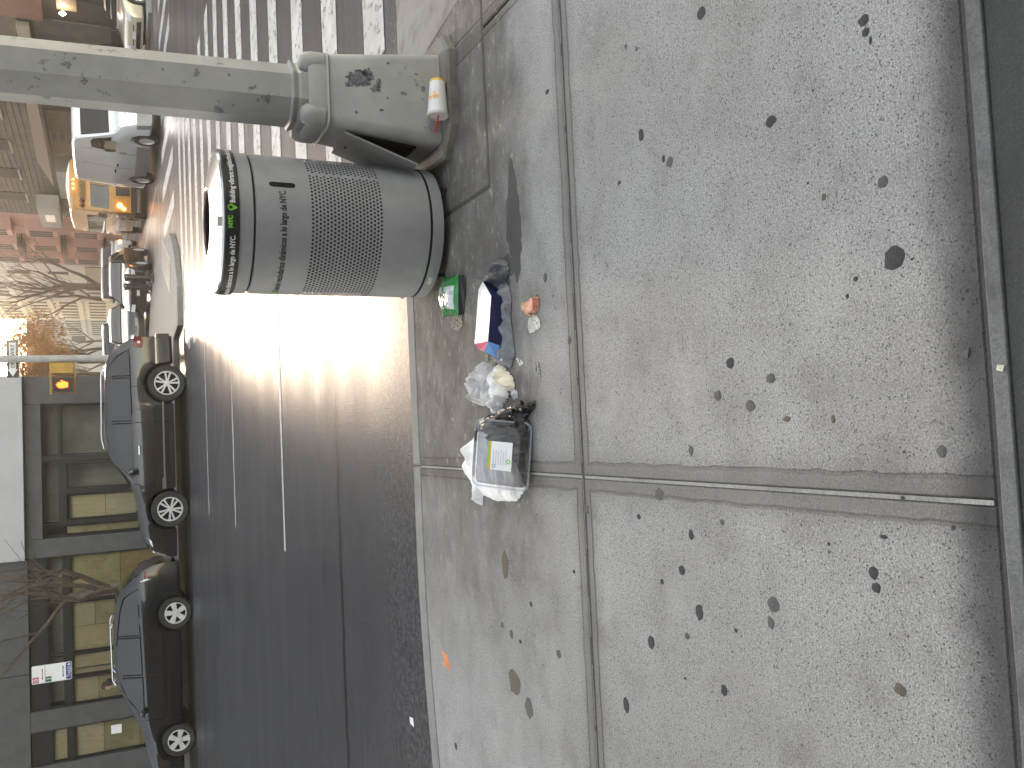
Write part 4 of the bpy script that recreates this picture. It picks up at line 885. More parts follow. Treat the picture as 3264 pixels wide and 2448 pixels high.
# traffic coming up the cross street, fronts towards the corner
def face_car(name, label, x, y, ang, mat, kind='sedan', lamp='lamp_white', sc=1., orange=False):
    t = thing(name, label, 'car', (x, y, RZ), R(ang), 'cars queueing on the cross street' if kind != 'x' else None); t.scale = (sc, sc, sc)
    if kind == 'suv':
        c = Car([(-2.3, .5), (-2.25, 1.1), (-2.05, 1.6), (-1.8, 1.72), (.0, 1.75), (.35, 1.66), (.9, 1.2), (1.2, 1.13), (1.95, 1.05), (2.2, .95), (2.3, .7), (2.31, .45)], [(-2.3, 1.1), (2.3, 1.0)], .95, (-1.4, 1.4), .38, .26, .26)
        b = (.42, .88); hl = .72
    else:
        c = Car([(-2.35, .5), (-2.3, .95), (-2.0, 1.03), (-1.6, 1.08), (-1.0, 1.38), (-.5, 1.45), (.1, 1.44), (.35, 1.38), (1.0, 1.0), (1.25, .95), (1.95, .85), (2.2, .74), (2.32, .55), (2.33, .4)], [(-2.3, .92), (1, .92), (2.3, .75)], .90, (-1.38, 1.40), .33, .2, .36)
        b = (.42, .95); hl = .58
        c.deck(t, 'rear_window', -1.5, -1.1, 'carglass')
    c.body(t, mat); wheels4(c, t, 5, .62); wells(c, t)
    c.deck(t, 'windscreen_seal', b[0]-.05, b[1]+.05, 'seal', .95, .98, .004); c.deck(t, 'windscreen', b[0], b[1], 'carglass', .88, .92, .011)
    if kind == 'suv':
        c.side(t, 'side_window', [(-1.9, 1.16), (-.1, 1.14), (.68, 1.13)], [(-1.75, 1.62), (-.1, 1.66), (.22, 1.58)], 'carglass')
    else: c.side(t, 'side_window', [(-1.3, .98), (-.1, .96), (.80, .95)], [(-.95, 1.30), (-.1, 1.38), (.22, 1.32)], 'carglass')
    for sg in (1, -1):
        c.face(t, 'headlight', [(sg*.50, hl), (sg*.78, hl+.03), (sg*.80, hl+.15), (sg*.52, hl+.12)] if sg > 0 else [(-.78, hl+.03), (-.50, hl), (-.52, hl+.12), (-.80, hl+.15)], lamp, 1, .02)
        m_ = MB(); m_.box(.62, .74, sg*.95-.09, sg*.95+.09, c.top[0][1]+.42+(.2 if kind == 'suv' else 0), c.top[0][1]+.54+(.2 if kind == 'suv' else 0)); m_.build('door_mirror', mat, t)
    c.face(t, 'grille', [(-.42, hl-.08), (.42, hl-.08), (.45, hl+.09), (-.45, hl+.09)], 'carblack', 1, .016)
    c.face(t, 'lower_grille', [(-.6, .28), (.6, .28), (.55, .42), (-.55, .42)], 'carblack', 1, .016)
    c.face(t, 'number_plate', [(-.16, .44), (.16, .44), (.16, .54), (-.16, .54)], 'plate', 1, .022, .02)
    if orange: c.face(t, 'turn_signal', [(.62, hl+.02), (.80, hl+.02), (.80, hl+.15), (.62, hl+.15)], 'lamp_orange', 1, .03)
    return t
G_ = 'cars queueing on the cross street'
face_car('sedan', 'dark sedan with bright windscreen just behind the bollards on the far corner', 6.45, 36.0, -112, 'cargrey')
face_car('car', 'dark SUV standing directly behind the sedan by the bollards', 7.9, 45.5, -93, 'cargrey', 'suv')
face_car('car', 'white car with a glowing orange turn signal in the queue behind the school bus', 9.85, 50.5, -91, 'carwhite', 'suv', orange=True)
face_car('car', 'dark car between the bollards sedan and the kerb, nearest of the kerbside row', 4.95, 38.8, -93, 'carblack')
face_car('car', 'dark SUV in the kerbside row, second car behind the bollards', 5.1, 45.5, -92, 'cargrey', 'suv')
face_car('car', 'small silver car seen over the roof of the sedan by the bollards', 6.6, 53.5, -92, 'carsilver')
face_car('car', 'dark car farthest back in the kerbside row, beside the tail of the large parked SUV', 4.6, 62, -92, 'carnavy', 'suv')
face_car('car', 'white car partly hidden behind the grey pole with its orange indicator lit', 12.95, 35.2, -88, 'carwhite', 'sedan', orange=True)
face_car('car', 'champagne coloured car with sunlit bonnet, farthest right of all the cars', 16.3, 32.9, 208, 'cargold')
face_car('car', 'black car between the champagne car and the white car behind the pole', 15.6, 39.2, 230, 'carblack', 'suv')

def van():
    t = thing('passenger_van', 'tall white van with one headlight lit, in front of the yellow school bus', 'van', (10.02, 29.6, RZ), R(-86), None)
    c = Car([(-2.75, .4), (-2.74, 2.2), (-2.6, 2.38), (-2.2, 2.44), (.8, 2.45), (1.15, 2.38), (1.35, 2.2), (1.95, 1.35), (2.1, 1.25), (2.5, 1.12), (2.68, .95), (2.74, .6), (2.75, .4)], [(-2.75, 1.35), (1.5, 1.3), (2.7, .9)], .98, (-1.65, 1.75), .36, .25, .10, .05, .14, 8)
    c.body(t, 'carwhite'); wheels4(c, t, 0, .6); wells(c, t); c.deck(t, 'windscreen', 1.36, 1.93, 'carglass', .9, .93)
    c.side(t, 'side_window', [(.72, 1.36), (1.2, 1.33), (1.75, 1.34)], [(.78, 1.86), (1.2, 1.88), (1.42, 1.80)], 'carglass')
    for a, b in ((.6, .62), (-.6, -.58)): c.side(t, 'door_gap', [(a, .4), (b, .4)], [(a, 2.15), (b, 2.15)], 'void', .003, 10)
    c.side(t, 'door_handle', [(-.45, 1.12), (-.22, 1.12)], [(-.45, 1.17), (-.22, 1.17)], 'carblack', .02); c.side(t, 'slide_rail', [(-2.3, 1.18), (-.7, 1.18)], [(-2.3, 1.22), (-.7, 1.22)], 'carblack', .008)
    c.side(t, 'lower_panel', [(-1.2, .27), (1.3, .27)], [(-1.2, .62), (1.3, .62)], simple('van_grey', (.28, .285, .29), .5), .01); c.side(t, 'vent_slot', [(.70, .90), (.75, .90)], [(.70, 1.1), (.75, 1.1)], 'carblack', .01)
    for sg in (1, -1):
        m_ = MB(); m_.box(1.42, 1.60, sg*1.12-.13, sg*1.12+.13, 1.22, 1.52); m_.build('door_mirror', 'carblack', t)
    c.face(t, 'headlight', [(-.86, .83), (-.60, .80), (-.58, 1.02), (-.84, 1.08)], 'head_on', 1, .03); c.face(t, 'headlight', [(.60, .80), (.86, .83), (.84, 1.08), (.58, 1.02)], 'lamp_white', 1, .03)
    gr = c.face(t, 'grille', [(-.5, .72), (.5, .72), (.52, .98), (-.52, .98)], 'carblack', 1, .02)
    for k in range(3): c.face(t, 'grille_bar', [(-.48, .765+.07*k), (.48, .765+.07*k), (.48, .78+.07*k), (-.48, .78+.07*k)], 'carwhite', 1, .03)
    c.face(t, 'front_bumper', [(-.9, .28), (.9, .28), (.92, .66), (-.92, .66)], bpy.data.materials['van_grey'], 1, .06, .3)
    c.face(t, 'number_plate', [(-.16, .42), (.16, .42), (.16, .52), (-.16, .52)], 'plate', 1, .07)
van()
def bus():
    t = thing('school_bus', 'yellow school bus with amber lamps lit, half hidden behind the white van', 'bus', (10.6, 40.2, RZ), R(-96))
    c = Car([(-3.6, .5), (-3.58, 2.4), (-3.4, 2.72), (-3.0, 2.82), (2.6, 2.82), (3.1, 2.76), (3.4, 2.5), (3.52, 2.1), (3.6, 1.35), (3.64, 1.2), (3.66, .9), (3.67, .5)], [(-3.6, 1.4), (3.6, 1.4)], 1.12, (-2.1, 2.4), .42, .38, .06, .05, .06, 12)
    c.body(t, 'busyellow'); wheels4(c, t, 0, .55, 'carblack'); wells(c, t)
    m_ = MB(); n_ = 18
    loft([[(x, .98*math.cos(a), 2.62+.26*math.sin(a)) for a in [PI*k/n_ for k in range(n_+1)]] for x in (-3.3, 3.0)], mbx=m_); m_.build('white_roof', 'carwhite', t, True)
    c.face(t, 'windscreen', [(-.92, 1.38), (.92, 1.38), (.84, 2.02), (-.84, 2.02)], 'carglass', 1, .05)
    m_ = MB(); m_.box(3.58, 3.66, -.02, .02, 1.35, 2.05); m_.build('windscreen_post', 'busyellow', t)
    sg_ = c.face(t, 'destination_board', [(-.62, 2.20), (.62, 2.20), (.60, 2.44), (-.60, 2.44)], simple('bus_sign', (.40, .20, .02), .5), 1, .06)
    vs, fs = text_mb('SCHOOL BUS', .2, .004); W_ = max(v.x for v in vs); m_ = MB(); m_.add([(3.615-.17*(v.y), (v.x-W_/2)*.98, 2.25+v.y) for v in vs], fs); m_.build('lettering', 'darktext', sg_)
    for y_ in (-.88, .88, -.70, .70): 
        m_ = MB(); m_.lathe([(.09, 0), (.085, .05), (.001, .07)], 16, mat=Matrix.Translation((3.47, y_*.93, 2.32)) @ Matrix.Rotation(R(90), 4, 'Y')); m_.build('warning_lamp', 'lamp_red', t)
    for k in (-1, 0, 1):
        m_ = MB(); m_.lathe([(.035, 0), (.001, .05)], 10, mat=Matrix.Translation((3.33, k*.17, 2.62)) @ Matrix.Rotation(R(80), 4, 'Y')); m_.build('marker_lamp', 'lamp_orange', t)
    for sg in (1, -1):
        for y_, z_, r_ in ((.78, .98, .10), (.90, .84, .07)):
            m_ = MB(); m_.lathe([(r_, 0), (r_*.9, .03), (.001, .04)], 16, mat=Matrix.Translation((3.66, sg*y_, z_)) @ Matrix.Rotation(R(90), 4, 'Y')); m_.build('headlight', 'lamp_orange' if sg < 0 else 'lamp_white', t)
        m_ = MB(); m_.tube([(3.55, sg*1.0, 1.25), (3.95, sg*1.25, 1.35), (3.95, sg*1.25, 1.75)], .018, 6); m_.box(3.92, 3.97, sg*1.25-.10, sg*1.25+.10, 1.45, 1.75); m_.build('door_mirror', 'carblack', t)
    for a in range(6): c.side(t, 'side_window', [(-3.1+a*.95, 1.5), (-2.3+a*.95, 1.5)], [(-3.1+a*.95, 2.15), (-2.3+a*.95, 2.15)], 'carglass', .01)
    for z_ in (.75, 1.05, 1.38): c.side(t, 'rub_rail', [(-3.5, z_), (3.3, z_)], [(-3.5, z_+.05), (3.3, z_+.05)], 'carblack', .02)
    c.face(t, 'grille', [(-.4, .62), (.4, .62), (.4, 1.12), (-.4, 1.12)], 'carblack', 1, .02); c.face(t, 'front_bumper', [(-1.05, .36), (1.05, .36), (1.05, .58), (-1.05, .58)], 'carblack', 1, .12, .2)
bus()
# ---------------------------------------------------------------- corner building opposite
M['wallA'] = simple('dark_grey_panel', (.075, .076, .08), .55, 0, .12, 3); M['frameA'] = simple('dark_window_frame', (.022, .021, .02), .45, .3)
M['fascia'] = simple('pale_fascia', (.42, .42, .43), .45, 0, .05, 1); M['plinth'] = plainconc('stone_plinth', (.30, .29, .28)); M['inside'] = simple('dim_interior', (.05, .048, .04), .9)
def ply(name, c, c2):
    t = NT(name); p = t.geo()
    f = t.ramp(t.noise(5, 6, .7, t.geo((3, 1, .6))), .35, .65); g = t.ramp(t.noise(1.6, 4, .7, p), .42, .62)
    b = t.mix(f, tuple(x*.78 for x in c), c); b = t.mix(t.math('MULTIPLY', g, .7), b, c2)
    k = t.math('SUBTRACT', 1, t.ramp(t.voro(3.2, p).outputs[0], .03, .055)); b = t.mix(t.math('MULTIPLY', k, .7), b, tuple(x*.35 for x in c))
    t.col(b); t.r(.6); return t.m
M['plyY'] = ply('plywood_yellow', (.66, .54, .34), (.56, .49, .28)); M['plyG'] = ply('plywood_greenish', (.42, .37, .20), (.55, .46, .28)); M['plyB'] = ply('plywood_brown', (.42, .28, .13), (.46, .33, .15)); M['plyP'] = ply('plywood_pale', (.64, .55, .38), (.56, .49, .28))
A_ = thing('corner_building', 'dark grey corner building with boarded shop windows and a pale fascia, behind the parked cars', 'building', (0, 25, 0))
def L(v): return v
def wallbox(x0, x1, z0, z1, y0=0, y1=.35, mat='wallA', name='wall_panel'):
    m_ = MB(); m_.box(x0, x1, y0, y1, z0, z1); return m_.build(name, mat, A_)
wallbox(-2.75, 1.88, 3.44, 9.2, -.22, .3, 'fascia', 'fascia_panel')
for x0, x1 in ((-5.6, -2.77), (-8.5, -5.62), (-11.4, -8.52), (-14.3, -11.42)): wallbox(x0, x1, 3.40, 9)
wallbox(1.16, 1.86, .30, 3.43, -.02, .4); wallbox(-2.74, -2.28, .30, 3.44); wallbox(-7.06, -6.56, .30, 3.39); wallbox(-8.6, -7.92, .30, 3.39); wallbox(-14.3, -11.6, .3, 3.39)
wallbox(-2.27, 1.15, 3.05, 3.435)
for x0, x1 in ((-14.3, -8.6), (-8.58, -5.0), (-4.98, -2.0), (-1.98, 1.87)): wallbox(x0, x1, -.05, .30, -.06, .3, 'plinth', 'plinth_stone')
m_ = MB(); m_.box(-14.3, 1.80, .9, 20, 0, 27); m_.box(-14.3, 1.85, .3, .9, 9, 27); m_.build('inner_core', 'inside', A_)
for k in range(5):
    m_ = MB(); m_.box(1.5, 1.85, .42+k*4, 4.38+k*4, .0, 27); m_.build('side_wall_panel', 'wallA', A_)
    m_ = MB(); m_.box(1.851, 1.87, 1.0+k*4, 3.4+k*4, .6, 2.8); m_.build('window_pane', 'carglass', A_)
def win(x0, x1, z0, z1, boards=None, fr=.035, depth=.10):
    m_ = MB(); m_.box(x0, x1, depth, depth+.06, z0, z0+fr); m_.box(x0, x1, depth, depth+.06, z1-fr, z1); m_.box(x0, x0+fr, depth, depth+.06, z0+fr, z1-fr); m_.box(x1-fr, x1, depth, depth+.06, z0+fr, z1-fr)
    w_ = m_.build('window', 'frameA', A_)
    m_ = MB(); m_.add([(x0+fr, depth+.02, z0+fr), (x1-fr, depth+.02, z0+fr), (x1-fr, depth+.02, z1-fr), (x0+fr, depth+.02, z1-fr)], [(0, 1, 2, 3)]); m_.build('pane', 'winglass', w_)
    for (a, b, c_, d, mt) in boards or []:
        m_ = MB(); m_.box(a, b, depth+.10, depth+.12, c_, d); m_.build('plywood_board', mt, w_)
    return w_
M['grboard'] = simple('grey_board', (.20, .20, .19), .8); M['greygl'] = simple('grey_interior', (.30, .29, .26), .9, 0, .2, 1.2)
def back(x0, x1, z0, z1, m0='greygl', y=.5):
    m_ = MB(); m_.box(x0, x1, y, y+.02, z0, z1); m_.build('interior_board', m0, A_)
# bay with three boarded lights and a transom row
for x0, x1, bd in ((-3.92, -2.75, [(-3.9, -2.77, 1.28, 2.42, 'plyG'), (-3.9, -2.77, .30, 1.27, 'plyB')]), (-5.24, -3.96, [(-5.22, -4.62, .3, 2.42, 'plyY'), (-4.61, -3.98, 1.9, 2.42, 'plyP'), (-4.61, -3.98, .3, 1.89, 'plyG')]),
                   (-5.84, -5.28, [(-5.82, -5.3, 1.2, 2.42, 'plyY'), (-5.82, -5.3, .3, 1.19, 'plyG')]), (-6.54, -5.88, [(-6.52, -5.9, 1.85, 2.42, 'plyP'), (-6.52, -5.9, .3, 1.84, 'plyG')])):
    win(x0, x1, .30, 2.44, bd)
for x0, x1 in ((-3.92, -2.75), (-5.24, -3.96), (-6.54, -5.28)): win(x0, x1, 2.60, 2.99); 
back(-6.5, -2.8, 2.6, 3.0)
wallbox(-6.55, -2.74, 2.44, 2.60, .06, .3, 'frameA', 'transom_bar'); wallbox(-6.55, -2.74, 2.99, 3.395, .08, .3, 'frameA', 'header_panel')
for xm in (-3.94, -5.26, -5.86): wallbox(xm-.02, xm+.02, .3, 2.44, .04, .2, 'frameA', 'mullion')
# left bay
win(-7.9, -7.08, .30, 2.42, [(-7.88, -7.1, 1.75, 2.4, 'plyP'), (-7.88, -7.1, .9, 1.74, 'plyG'), (-7.88, -7.1, .3, .89, 'plyB')]); win(-7.9, -7.08, 2.56, 2.92, [(-7.88, -7.1, 2.57, 2.9, 'plyY')])
wallbox(-7.91, -7.07, 2.42, 2.56, .06, .3, 'frameA', 'transom_bar'); wallbox(-7.91, -7.07, 2.92, 3.39, .08, .3, 'frameA', 'header_panel')
m_ = MB(); m_.box(-7.46, -7.24, .114, .118, 1.33, 1.58); m_.build('notice_paper', 'cardwhite', A_)
for x0, x1 in ((-9.9, -8.62), (-11.58, -9.94)): win(x0, x1, .3, 3.38)
back(-11.5, -8.62, .3, 3.4, 'grboard')
# right bay: plain shop glass
win(-.18, 1.14, 2.64, 3.04); win(-.18, 1.14, .30, 2.60); win(-1.95, -.30, 2.64, 3.04); win(-2.26, -1.98, .3, 3.04, [(-2.2, -2.0, .3, 2.5, 'plyG')])
win(-1.05, -.40, .30, 2.48); win(-1.84, -1.20, .30, 2.44, [(-1.82, -1.22, 1.6, 2.42, 'plyY'), (-1.82, -1.22, .3, 1.59, 'plyP')])
back(-1.1, 1.12, .3, 2.6, 'greygl', .62); back(-1.9, 1.12, 2.62, 3.04, 'grboard')
for a, b, c_, d in ((-.29, -.19, .3, 3.04), (-1.19, -1.06, .3, 2.63), (-1.97, -1.85, .3, 2.63), (-.39, -.30, .3, 2.63)): wallbox(a, b, c_, d, .03, .25, 'frameA', 'mullion')
wallbox(-1.85, -.40, 2.49, 2.63, .05, .25, 'frameA', 'transom_bar'); wallbox(-.18, 1.15, 2.60, 2.64, .05, .2, 'frameA', 'transom_bar')

# post with one-way arrow and pedestrian signal
sp = thing('signal_post', 'slim pale post with lit orange hand signal and one-way arrow sign', 'signal post', (2.17, 23.35, 0))
M['postgrey'] = simple('post_grey', (.36, .36, .35), .5)
mb = MB(); mb.tube([(0, 0, 0), (0, 0, 6.5)], .085, 14); mb.build('post', 'postgrey', sp, True)
mb = MB(); mb.lathe([(.16, 0), (.15, .3), (.09, .4)], 12); mb.build('post_base', 'postgrey', sp, True)
s_ = MB(); s_.box(-.44, .46, .09, .097, 3.395, 3.635); sg1 = s_.build('sign_plate', 'carblack', sp)
m_ = MB(); m_.add([(x, .0885, z) for x, z in ((.40, 3.445), (.40, 3.585), (-.24, 3.585), (-.24, 3.62), (-.41, 3.515), (-.24, 3.41), (-.24, 3.445))], [(6, 5, 4, 3, 2, 1, 0)]); m_.build('arrow', 'white', sg1)
vs, fs = text_mb('ONE WAY', .115, .002); W_ = max(v.x for v in vs); m_ = MB(); m_.add([(-.215+v.x*(.57/W_), .0875, 3.475+v.y) for v in vs], fs); m_.build('lettering', 'darktext', sg1)
s_ = MB(); s_.box(-.84, -.44, -.14, .10, 2.22, 2.70); hs = s_.build('signal_box', simple('signal_shell', (.12, .06, .03), .5), sp)
m_ = MB(); m_.box(-.81, -.47, -.150, -.141, 2.25, 2.67); m_.build('signal_face', 'carblack', hs)
hand = [(-.07, -.12), (.05, -.12), (.09, -.02), (.12, .04), (.10, .06), (.06, .02), (.06, .12), (.04, .14), (.02, .12), (.02, .15), (0, .165), (-.02, .15), (-.03, .135), (-.05, .14), (-.06, .12), (-.075, .10), (-.09, .10), (-.095, .0)]
m_ = MB(); m_.add([(-.64+x*.9, -.153, 2.455+y*.9) for x, y in hand], [tuple(range(len(hand)))]); m_.build('lit_hand', 'hand_on', hs)
s_ = MB(); s_.box(-.36, -.11, -.08, .12, 2.24, 2.70); s_.build('signal_box', 'sigyellow', sp)
for z_ in (2.20, 2.72):
    s_ = MB(); s_.box(-.86, .0, -.02, .02, z_-.02, z_+.02); s_.build('bracket', 'sigyellow', sp)

# parking sign on its thin post
pg = thing('parking_sign', 'parking sign with red, green and blue panels on thin post behind the hatchback', 'sign', (-5.18, 22.95, 0))
mb = MB(); mb.tube([(0, 0, 0), (.01, 0, 3.2)], .022, 8); mb.build('post', 'frameA', pg)
mb = MB(); W3 = .205
def rr2(w_, z0_, z1_, c_=.02): return [(-w_+c_, z0_), (w_-c_, z0_), (w_, z0_+c_), (w_, z1_-c_), (w_-c_, z1_), (-w_+c_, z1_), (-w_, z1_-c_), (-w_, z0_+c_)]
def flat(name, pts, y_, mat, par): m__ = MB(); m__.add([(x, y_, z) for x, z in pts], [tuple(range(len(pts)))]); return m__.build(name, mat, par)
mb.add([(x, -.03, z) for x, z in rr2(W3, 2.38, 3.20)]+[(x, -.025, z) for x, z in rr2(W3, 2.38, 3.20)], [tuple(range(8)), tuple(reversed(range(8, 16)))]+[(i, 8+i, 8+(i+1) % 8, (i+1) % 8) for i in range(8)]); pn = mb.build('sign_plate', 'cardwhite', pg)
flat('blue_panel', rr2(.19, 2.39, 2.50, .01), -.032, 'navy2' if 'navy2' in M else M.setdefault('navy2', simple('sign_blue', (.01, .03, .28), .4, var=0)), pn)
flat('red_panel', [(-.185, 3.06), (-.055, 3.06), (-.055, 3.18), (-.185, 3.18)], -.032, M.setdefault('signred', simple('sign_red', (.45, .03, .06), .4, var=0)), pn)
flat('red_ring', [(-.12+.05*math.cos(2*PI*k/20), 3.12+.05*math.sin(2*PI*k/20)) for k in range(20)], -.0335, M.setdefault('signpink', simple('sign_pink', (.75, .45, .48), .4, var=0)), pn)
flat('green_panel', [(-.19, 2.80), (-.07, 2.80), (-.07, 2.92), (-.19, 2.92)], -.032, 'signgreen', pn)
flat('divider', [(-.19, 2.925), (.19, 2.925), (.19, 2.932), (-.19, 2.932)], -.032, 'gum_grey', pn)
def arrow(z_, w_, mat):
    flat('arrow', [(-w_, z_-.008), (w_, z_-.008), (w_, z_+.008), (-w_, z_+.008)], -.032, mat, pn)
    flat('arrow', [(-w_-.03, z_), (-w_+.01, z_-.022), (-w_+.01, z_+.022)], -.0322, mat, pn); flat('arrow', [(w_+.03, z_), (w_-.01, z_+.022), (w_-.01, z_-.022)], -.0322, mat, pn)
arrow(2.985, .10, 'signred'); arrow(2.56, .10, 'gum_dark')
def stext(s0, size, x, z_, mat, bold=.001):
    vs, fs = text_mb(s0, size, bold); m__ = MB(); m__.add([(x+v.x, -.034, z_+v.y) for v in vs], fs); m__.build('lettering', mat, pn)
stext('1', .13, -.155, 2.812, 'white', .004); stext('114225', .085, -.15, 2.405, 'white', .002); stext('P', .05, -.14, 3.10, 'signred', .002); stext('Zone', .03, -.15, 2.472, 'white')
m__ = MB(); flat('logo', [(.145+.025*math.cos(2*PI*k/10), 2.435+.03*math.sin(2*PI*k/10)) for k in range(10)], -.0335, 'white', pn)

# bollards on the far corner
for i, (x, y) in enumerate(((5.5, 30.6), (5.42, 31.9))):
    b = thing('bollard', ('black bollard on the far corner, right one of the pair before the sedan', 'black bollard on the far corner, left one of the pair before the sedan')[i], 'bollard', (x, y, 0), 0, 'bollards on the far corner')
    mb = MB(); mb.lathe([(.11, -.02), (.11, .78), (.13, .80), (.13, .84), (.09, .90), (.001, .93)], 16); mb.build('shaft', 'carblack', b, True)
    mb = MB(); mb.lathe([(.17, -.02), (.17, .05), (.12, .08)], 16); mb.build('foot_ring', 'carblack', b, True)

# pedestrian behind the hatchback
def person(x, y, rz):
    t = thing('person', 'dark-haired person in a dark coat with a pale scarf, head showing over the hatchback bonnet', 'person', (x, y, 0), rz)
    J = [(0, 0, .95), (0, 0, 1.15), (0, .0, 1.36), (0, -.02, 1.45), (0, -.03, 1.52), (.17, 0, 1.35), (.24, .02, 1.08), (.22, -.10, .86), (-.17, 0, 1.35), (-.24, .02, 1.08), (-.22, .08, .86), (.09, 0, .90), (.10, -.10, .50), (.10, -.02, .08), (.10, -.16, .03), (-.09, 0, .90), (-.10, .08, .50), (-.10, .14, .08), (-.10, .02, .03)]
    E_ = [(0, 1), (1, 2), (2, 3), (3, 4), (2, 5), (5, 6), (6, 7), (2, 8), (8, 9), (9, 10), (0, 11), (11, 12), (12, 13), (13, 14), (0, 15), (15, 16), (16, 17), (17, 18)]
    rad = [.14, .15, .13, .05, .055, .075, .05, .035, .075, .05, .035, .09, .062, .045, .04, .09, .062, .045, .04]
    me = bpy.data.meshes.new('b'); me.from_pydata(J, E_, []); o = bpy.data.objects.new('b', me); C.objects.link(o)
    md = o.modifiers.new('s', 'SKIN'); 
    for v, r_ in zip(me.skin_vertices[0].data, rad): v.radius = (r_, r_*.85)
    me.skin_vertices[0].data[0].use_root = True
    sb = o.modifiers.new('u', 'SUBSURF'); sb.levels = 2; sb.render_levels = 2
    bpy.context.view_layer.update(); m2 = bpy.data.meshes.new_from_object(o.evaluated_get(bpy.context.evaluated_depsgraph_get())); bpy.data.objects.remove(o)
    m2.name = 'body'; m2.materials.clear(); m2.materials.append(simple('dark_coat', (.03, .03, .035), .85)); m2.polygons.foreach_set('use_smooth', [True]*len(m2.polygons))
    b = bpy.data.objects.new('body', m2); C.objects.link(b); b.parent = t
    hd = MB(); hd.lathe([(.001, -.13), (.045, -.12), (.065, -.08), (.078, -.02), (.080, .04), (.066, .09), (.03, .12), (.001, .125)], 24, mat=Matrix.Translation((0, -.05, 1.63)) @ Matrix.Diagonal((.92, 1.12, 1, 1)))
    hd.lathe([(.001, .035), (.012, .02), (.018, -.01), (.001, -.02)], 8, mat=Matrix.Translation((0, -.14, 1.61)))
    for sg in (1, -1): hd.lathe([(.001, -.02), (.012, 0), (.001, .03)], 8, mat=Matrix.Translation((sg*.074, -.04, 1.62)))
    h_ = hd.build('head', simple('skin', (.50, .30, .22), .5), t, True, 60)
    for sg in (1, -1):
        e_ = MB(); e_.lathe([(.001, -.009), (.009, 0), (.001, .009)], 8, mat=Matrix.Translation((sg*.03, -.128, 1.64))); e_.build('eye', 'void', h_)
    e_ = MB(); e_.box(-.022, .022, -.132, -.124, 1.566, 1.574); e_.build('mouth', 'lamp_red', h_)
    hr = MB(); hr.lathe([(.09, -.10), (.098, .0), (.094, .07), (.065, .125), (.001, .148)], 20, a0=R(-20), a1=R(200), mat=Matrix.Translation((0, -.045, 1.64)))
    hr.lathe([(.094, .05), (.085, .09), (.06, .13), (.001, .148)], 20, mat=Matrix.Translation((0, -.05, 1.64))); hr.lathe([(.001, -.1), (.055, -.05), (.05, .04), (.001, .07)], 12, mat=Matrix.Translation((0, .06, 1.60)))
    hr.build('hair', simple('dark_hair', (.018, .012, .01), .6), t, True, 60)
    sc = MB(); sc.lathe([(.075, -.03), (.095, 0), (.08, .035)], 18, mat=Matrix.Translation((0, -.02, 1.47))); sc.build('scarf', simple('pale_scarf', (.40, .33, .36), .9), t, True)
person(-5.85, 23.9, R(-70))

# ---------------------------------------------------------------- trees
def branch_tree(name, base, h, seed, label, cat='tree', r0=.16, levels=5, spread=.55, first=.42, group=None, lean=(0, 0), leaves=0, nb=3, leafsz=.08, leafmat='leaf', dens=1.):
    rn = random.Random(seed); t = thing(name, label, cat, base, 0, group)
    trunk, br, lf = MB(), MB(), MB()
    def grow(p, d, ln, r_, lv):
        n_ = 5 if lv < 3 else 3; pts_ = [p]; rr_ = [r_]; q = p.copy(); dd = d.copy()
        for k in range(n_):
            dd = (dd+Vector((rn.uniform(-1, 1), rn.uniform(-1, 1), rn.uniform(-.5, .8)))*(.16 if lv else .07)).normalized()
            q = q+dd*(ln/n_); pts_.append(q.copy()); rr_.append(r_*(1-.45*(k+1)/n_))
        (trunk if lv == 0 else br).tube(pts_, rr_, (10, 7, 5, 4, 3, 3, 3)[min(lv, 6)], cap=lv == 0)
        if lv >= levels:
            if leaves:
                for _ in range(leaves):
                    c_ = pts_[-1]+Vector((rn.gauss(0, .25), rn.gauss(0, .25), rn.gauss(0, .22))); a = Vector((rn.uniform(-1, 1), rn.uniform(-1, 1), rn.uniform(-1, 1))).normalized()*leafsz; b_ = a.orthogonal().normalized()*leafsz*.7
                    lf.add([c_-a, c_-b_, c_+a, c_+b_], [(0, 1, 2, 3)])
            return
        for k in range(nb if lv else nb+2):
            tt = rn.uniform(.35, 1) if k else 1.; i_ = min(n_, max(1, round(tt*n_)))
            ax = Vector((rn.gauss(0, 1), rn.gauss(0, 1), rn.gauss(0, .5))).normalized()
            nd = (dd+ax*spread*(1.15 if lv == 0 else 1)+Vector((0, 0, .12))).normalized()
            grow(pts_[i_], nd, ln*rn.uniform(.62, .82)*(1 if lv else .9), rr_[i_]*rn.uniform(.55, .72), lv+1)
    grow(Vector((0, 0, -.02)), Vector((lean[0], lean[1], 1)).normalized(), h*first, r0, 0)
    trunk.build('trunk', 'bark', t, True, 60); o = br.build('branches', 'twig' if r0 < .2 else 'bark', t, True, 60); o['kind'] = 'stuff'
    if leaves: o = lf.build('leaves', leafmat, t); o['kind'] = 'stuff'
    return t
branch_tree('bare_tree', (-3.35, 22.95, 0), 5.6, 12, 'bare street tree with mottled trunk behind the hatchback, before the boarded windows', r0=.17, levels=4, spread=.7, first=.44, nb=3)
branch_tree('bare_tree', (12.1, 72, RZ), 15, 5, 'tall bare tree with heavy forked limbs rising above the queue of cars', r0=.34, levels=5, spread=.6, first=.30, nb=3)
branch_tree('bare_tree', (13.6, 88, RZ), 13, 9, 'thin bare tree just behind the heavy forked one', r0=.22, levels=5, spread=.55, first=.32)
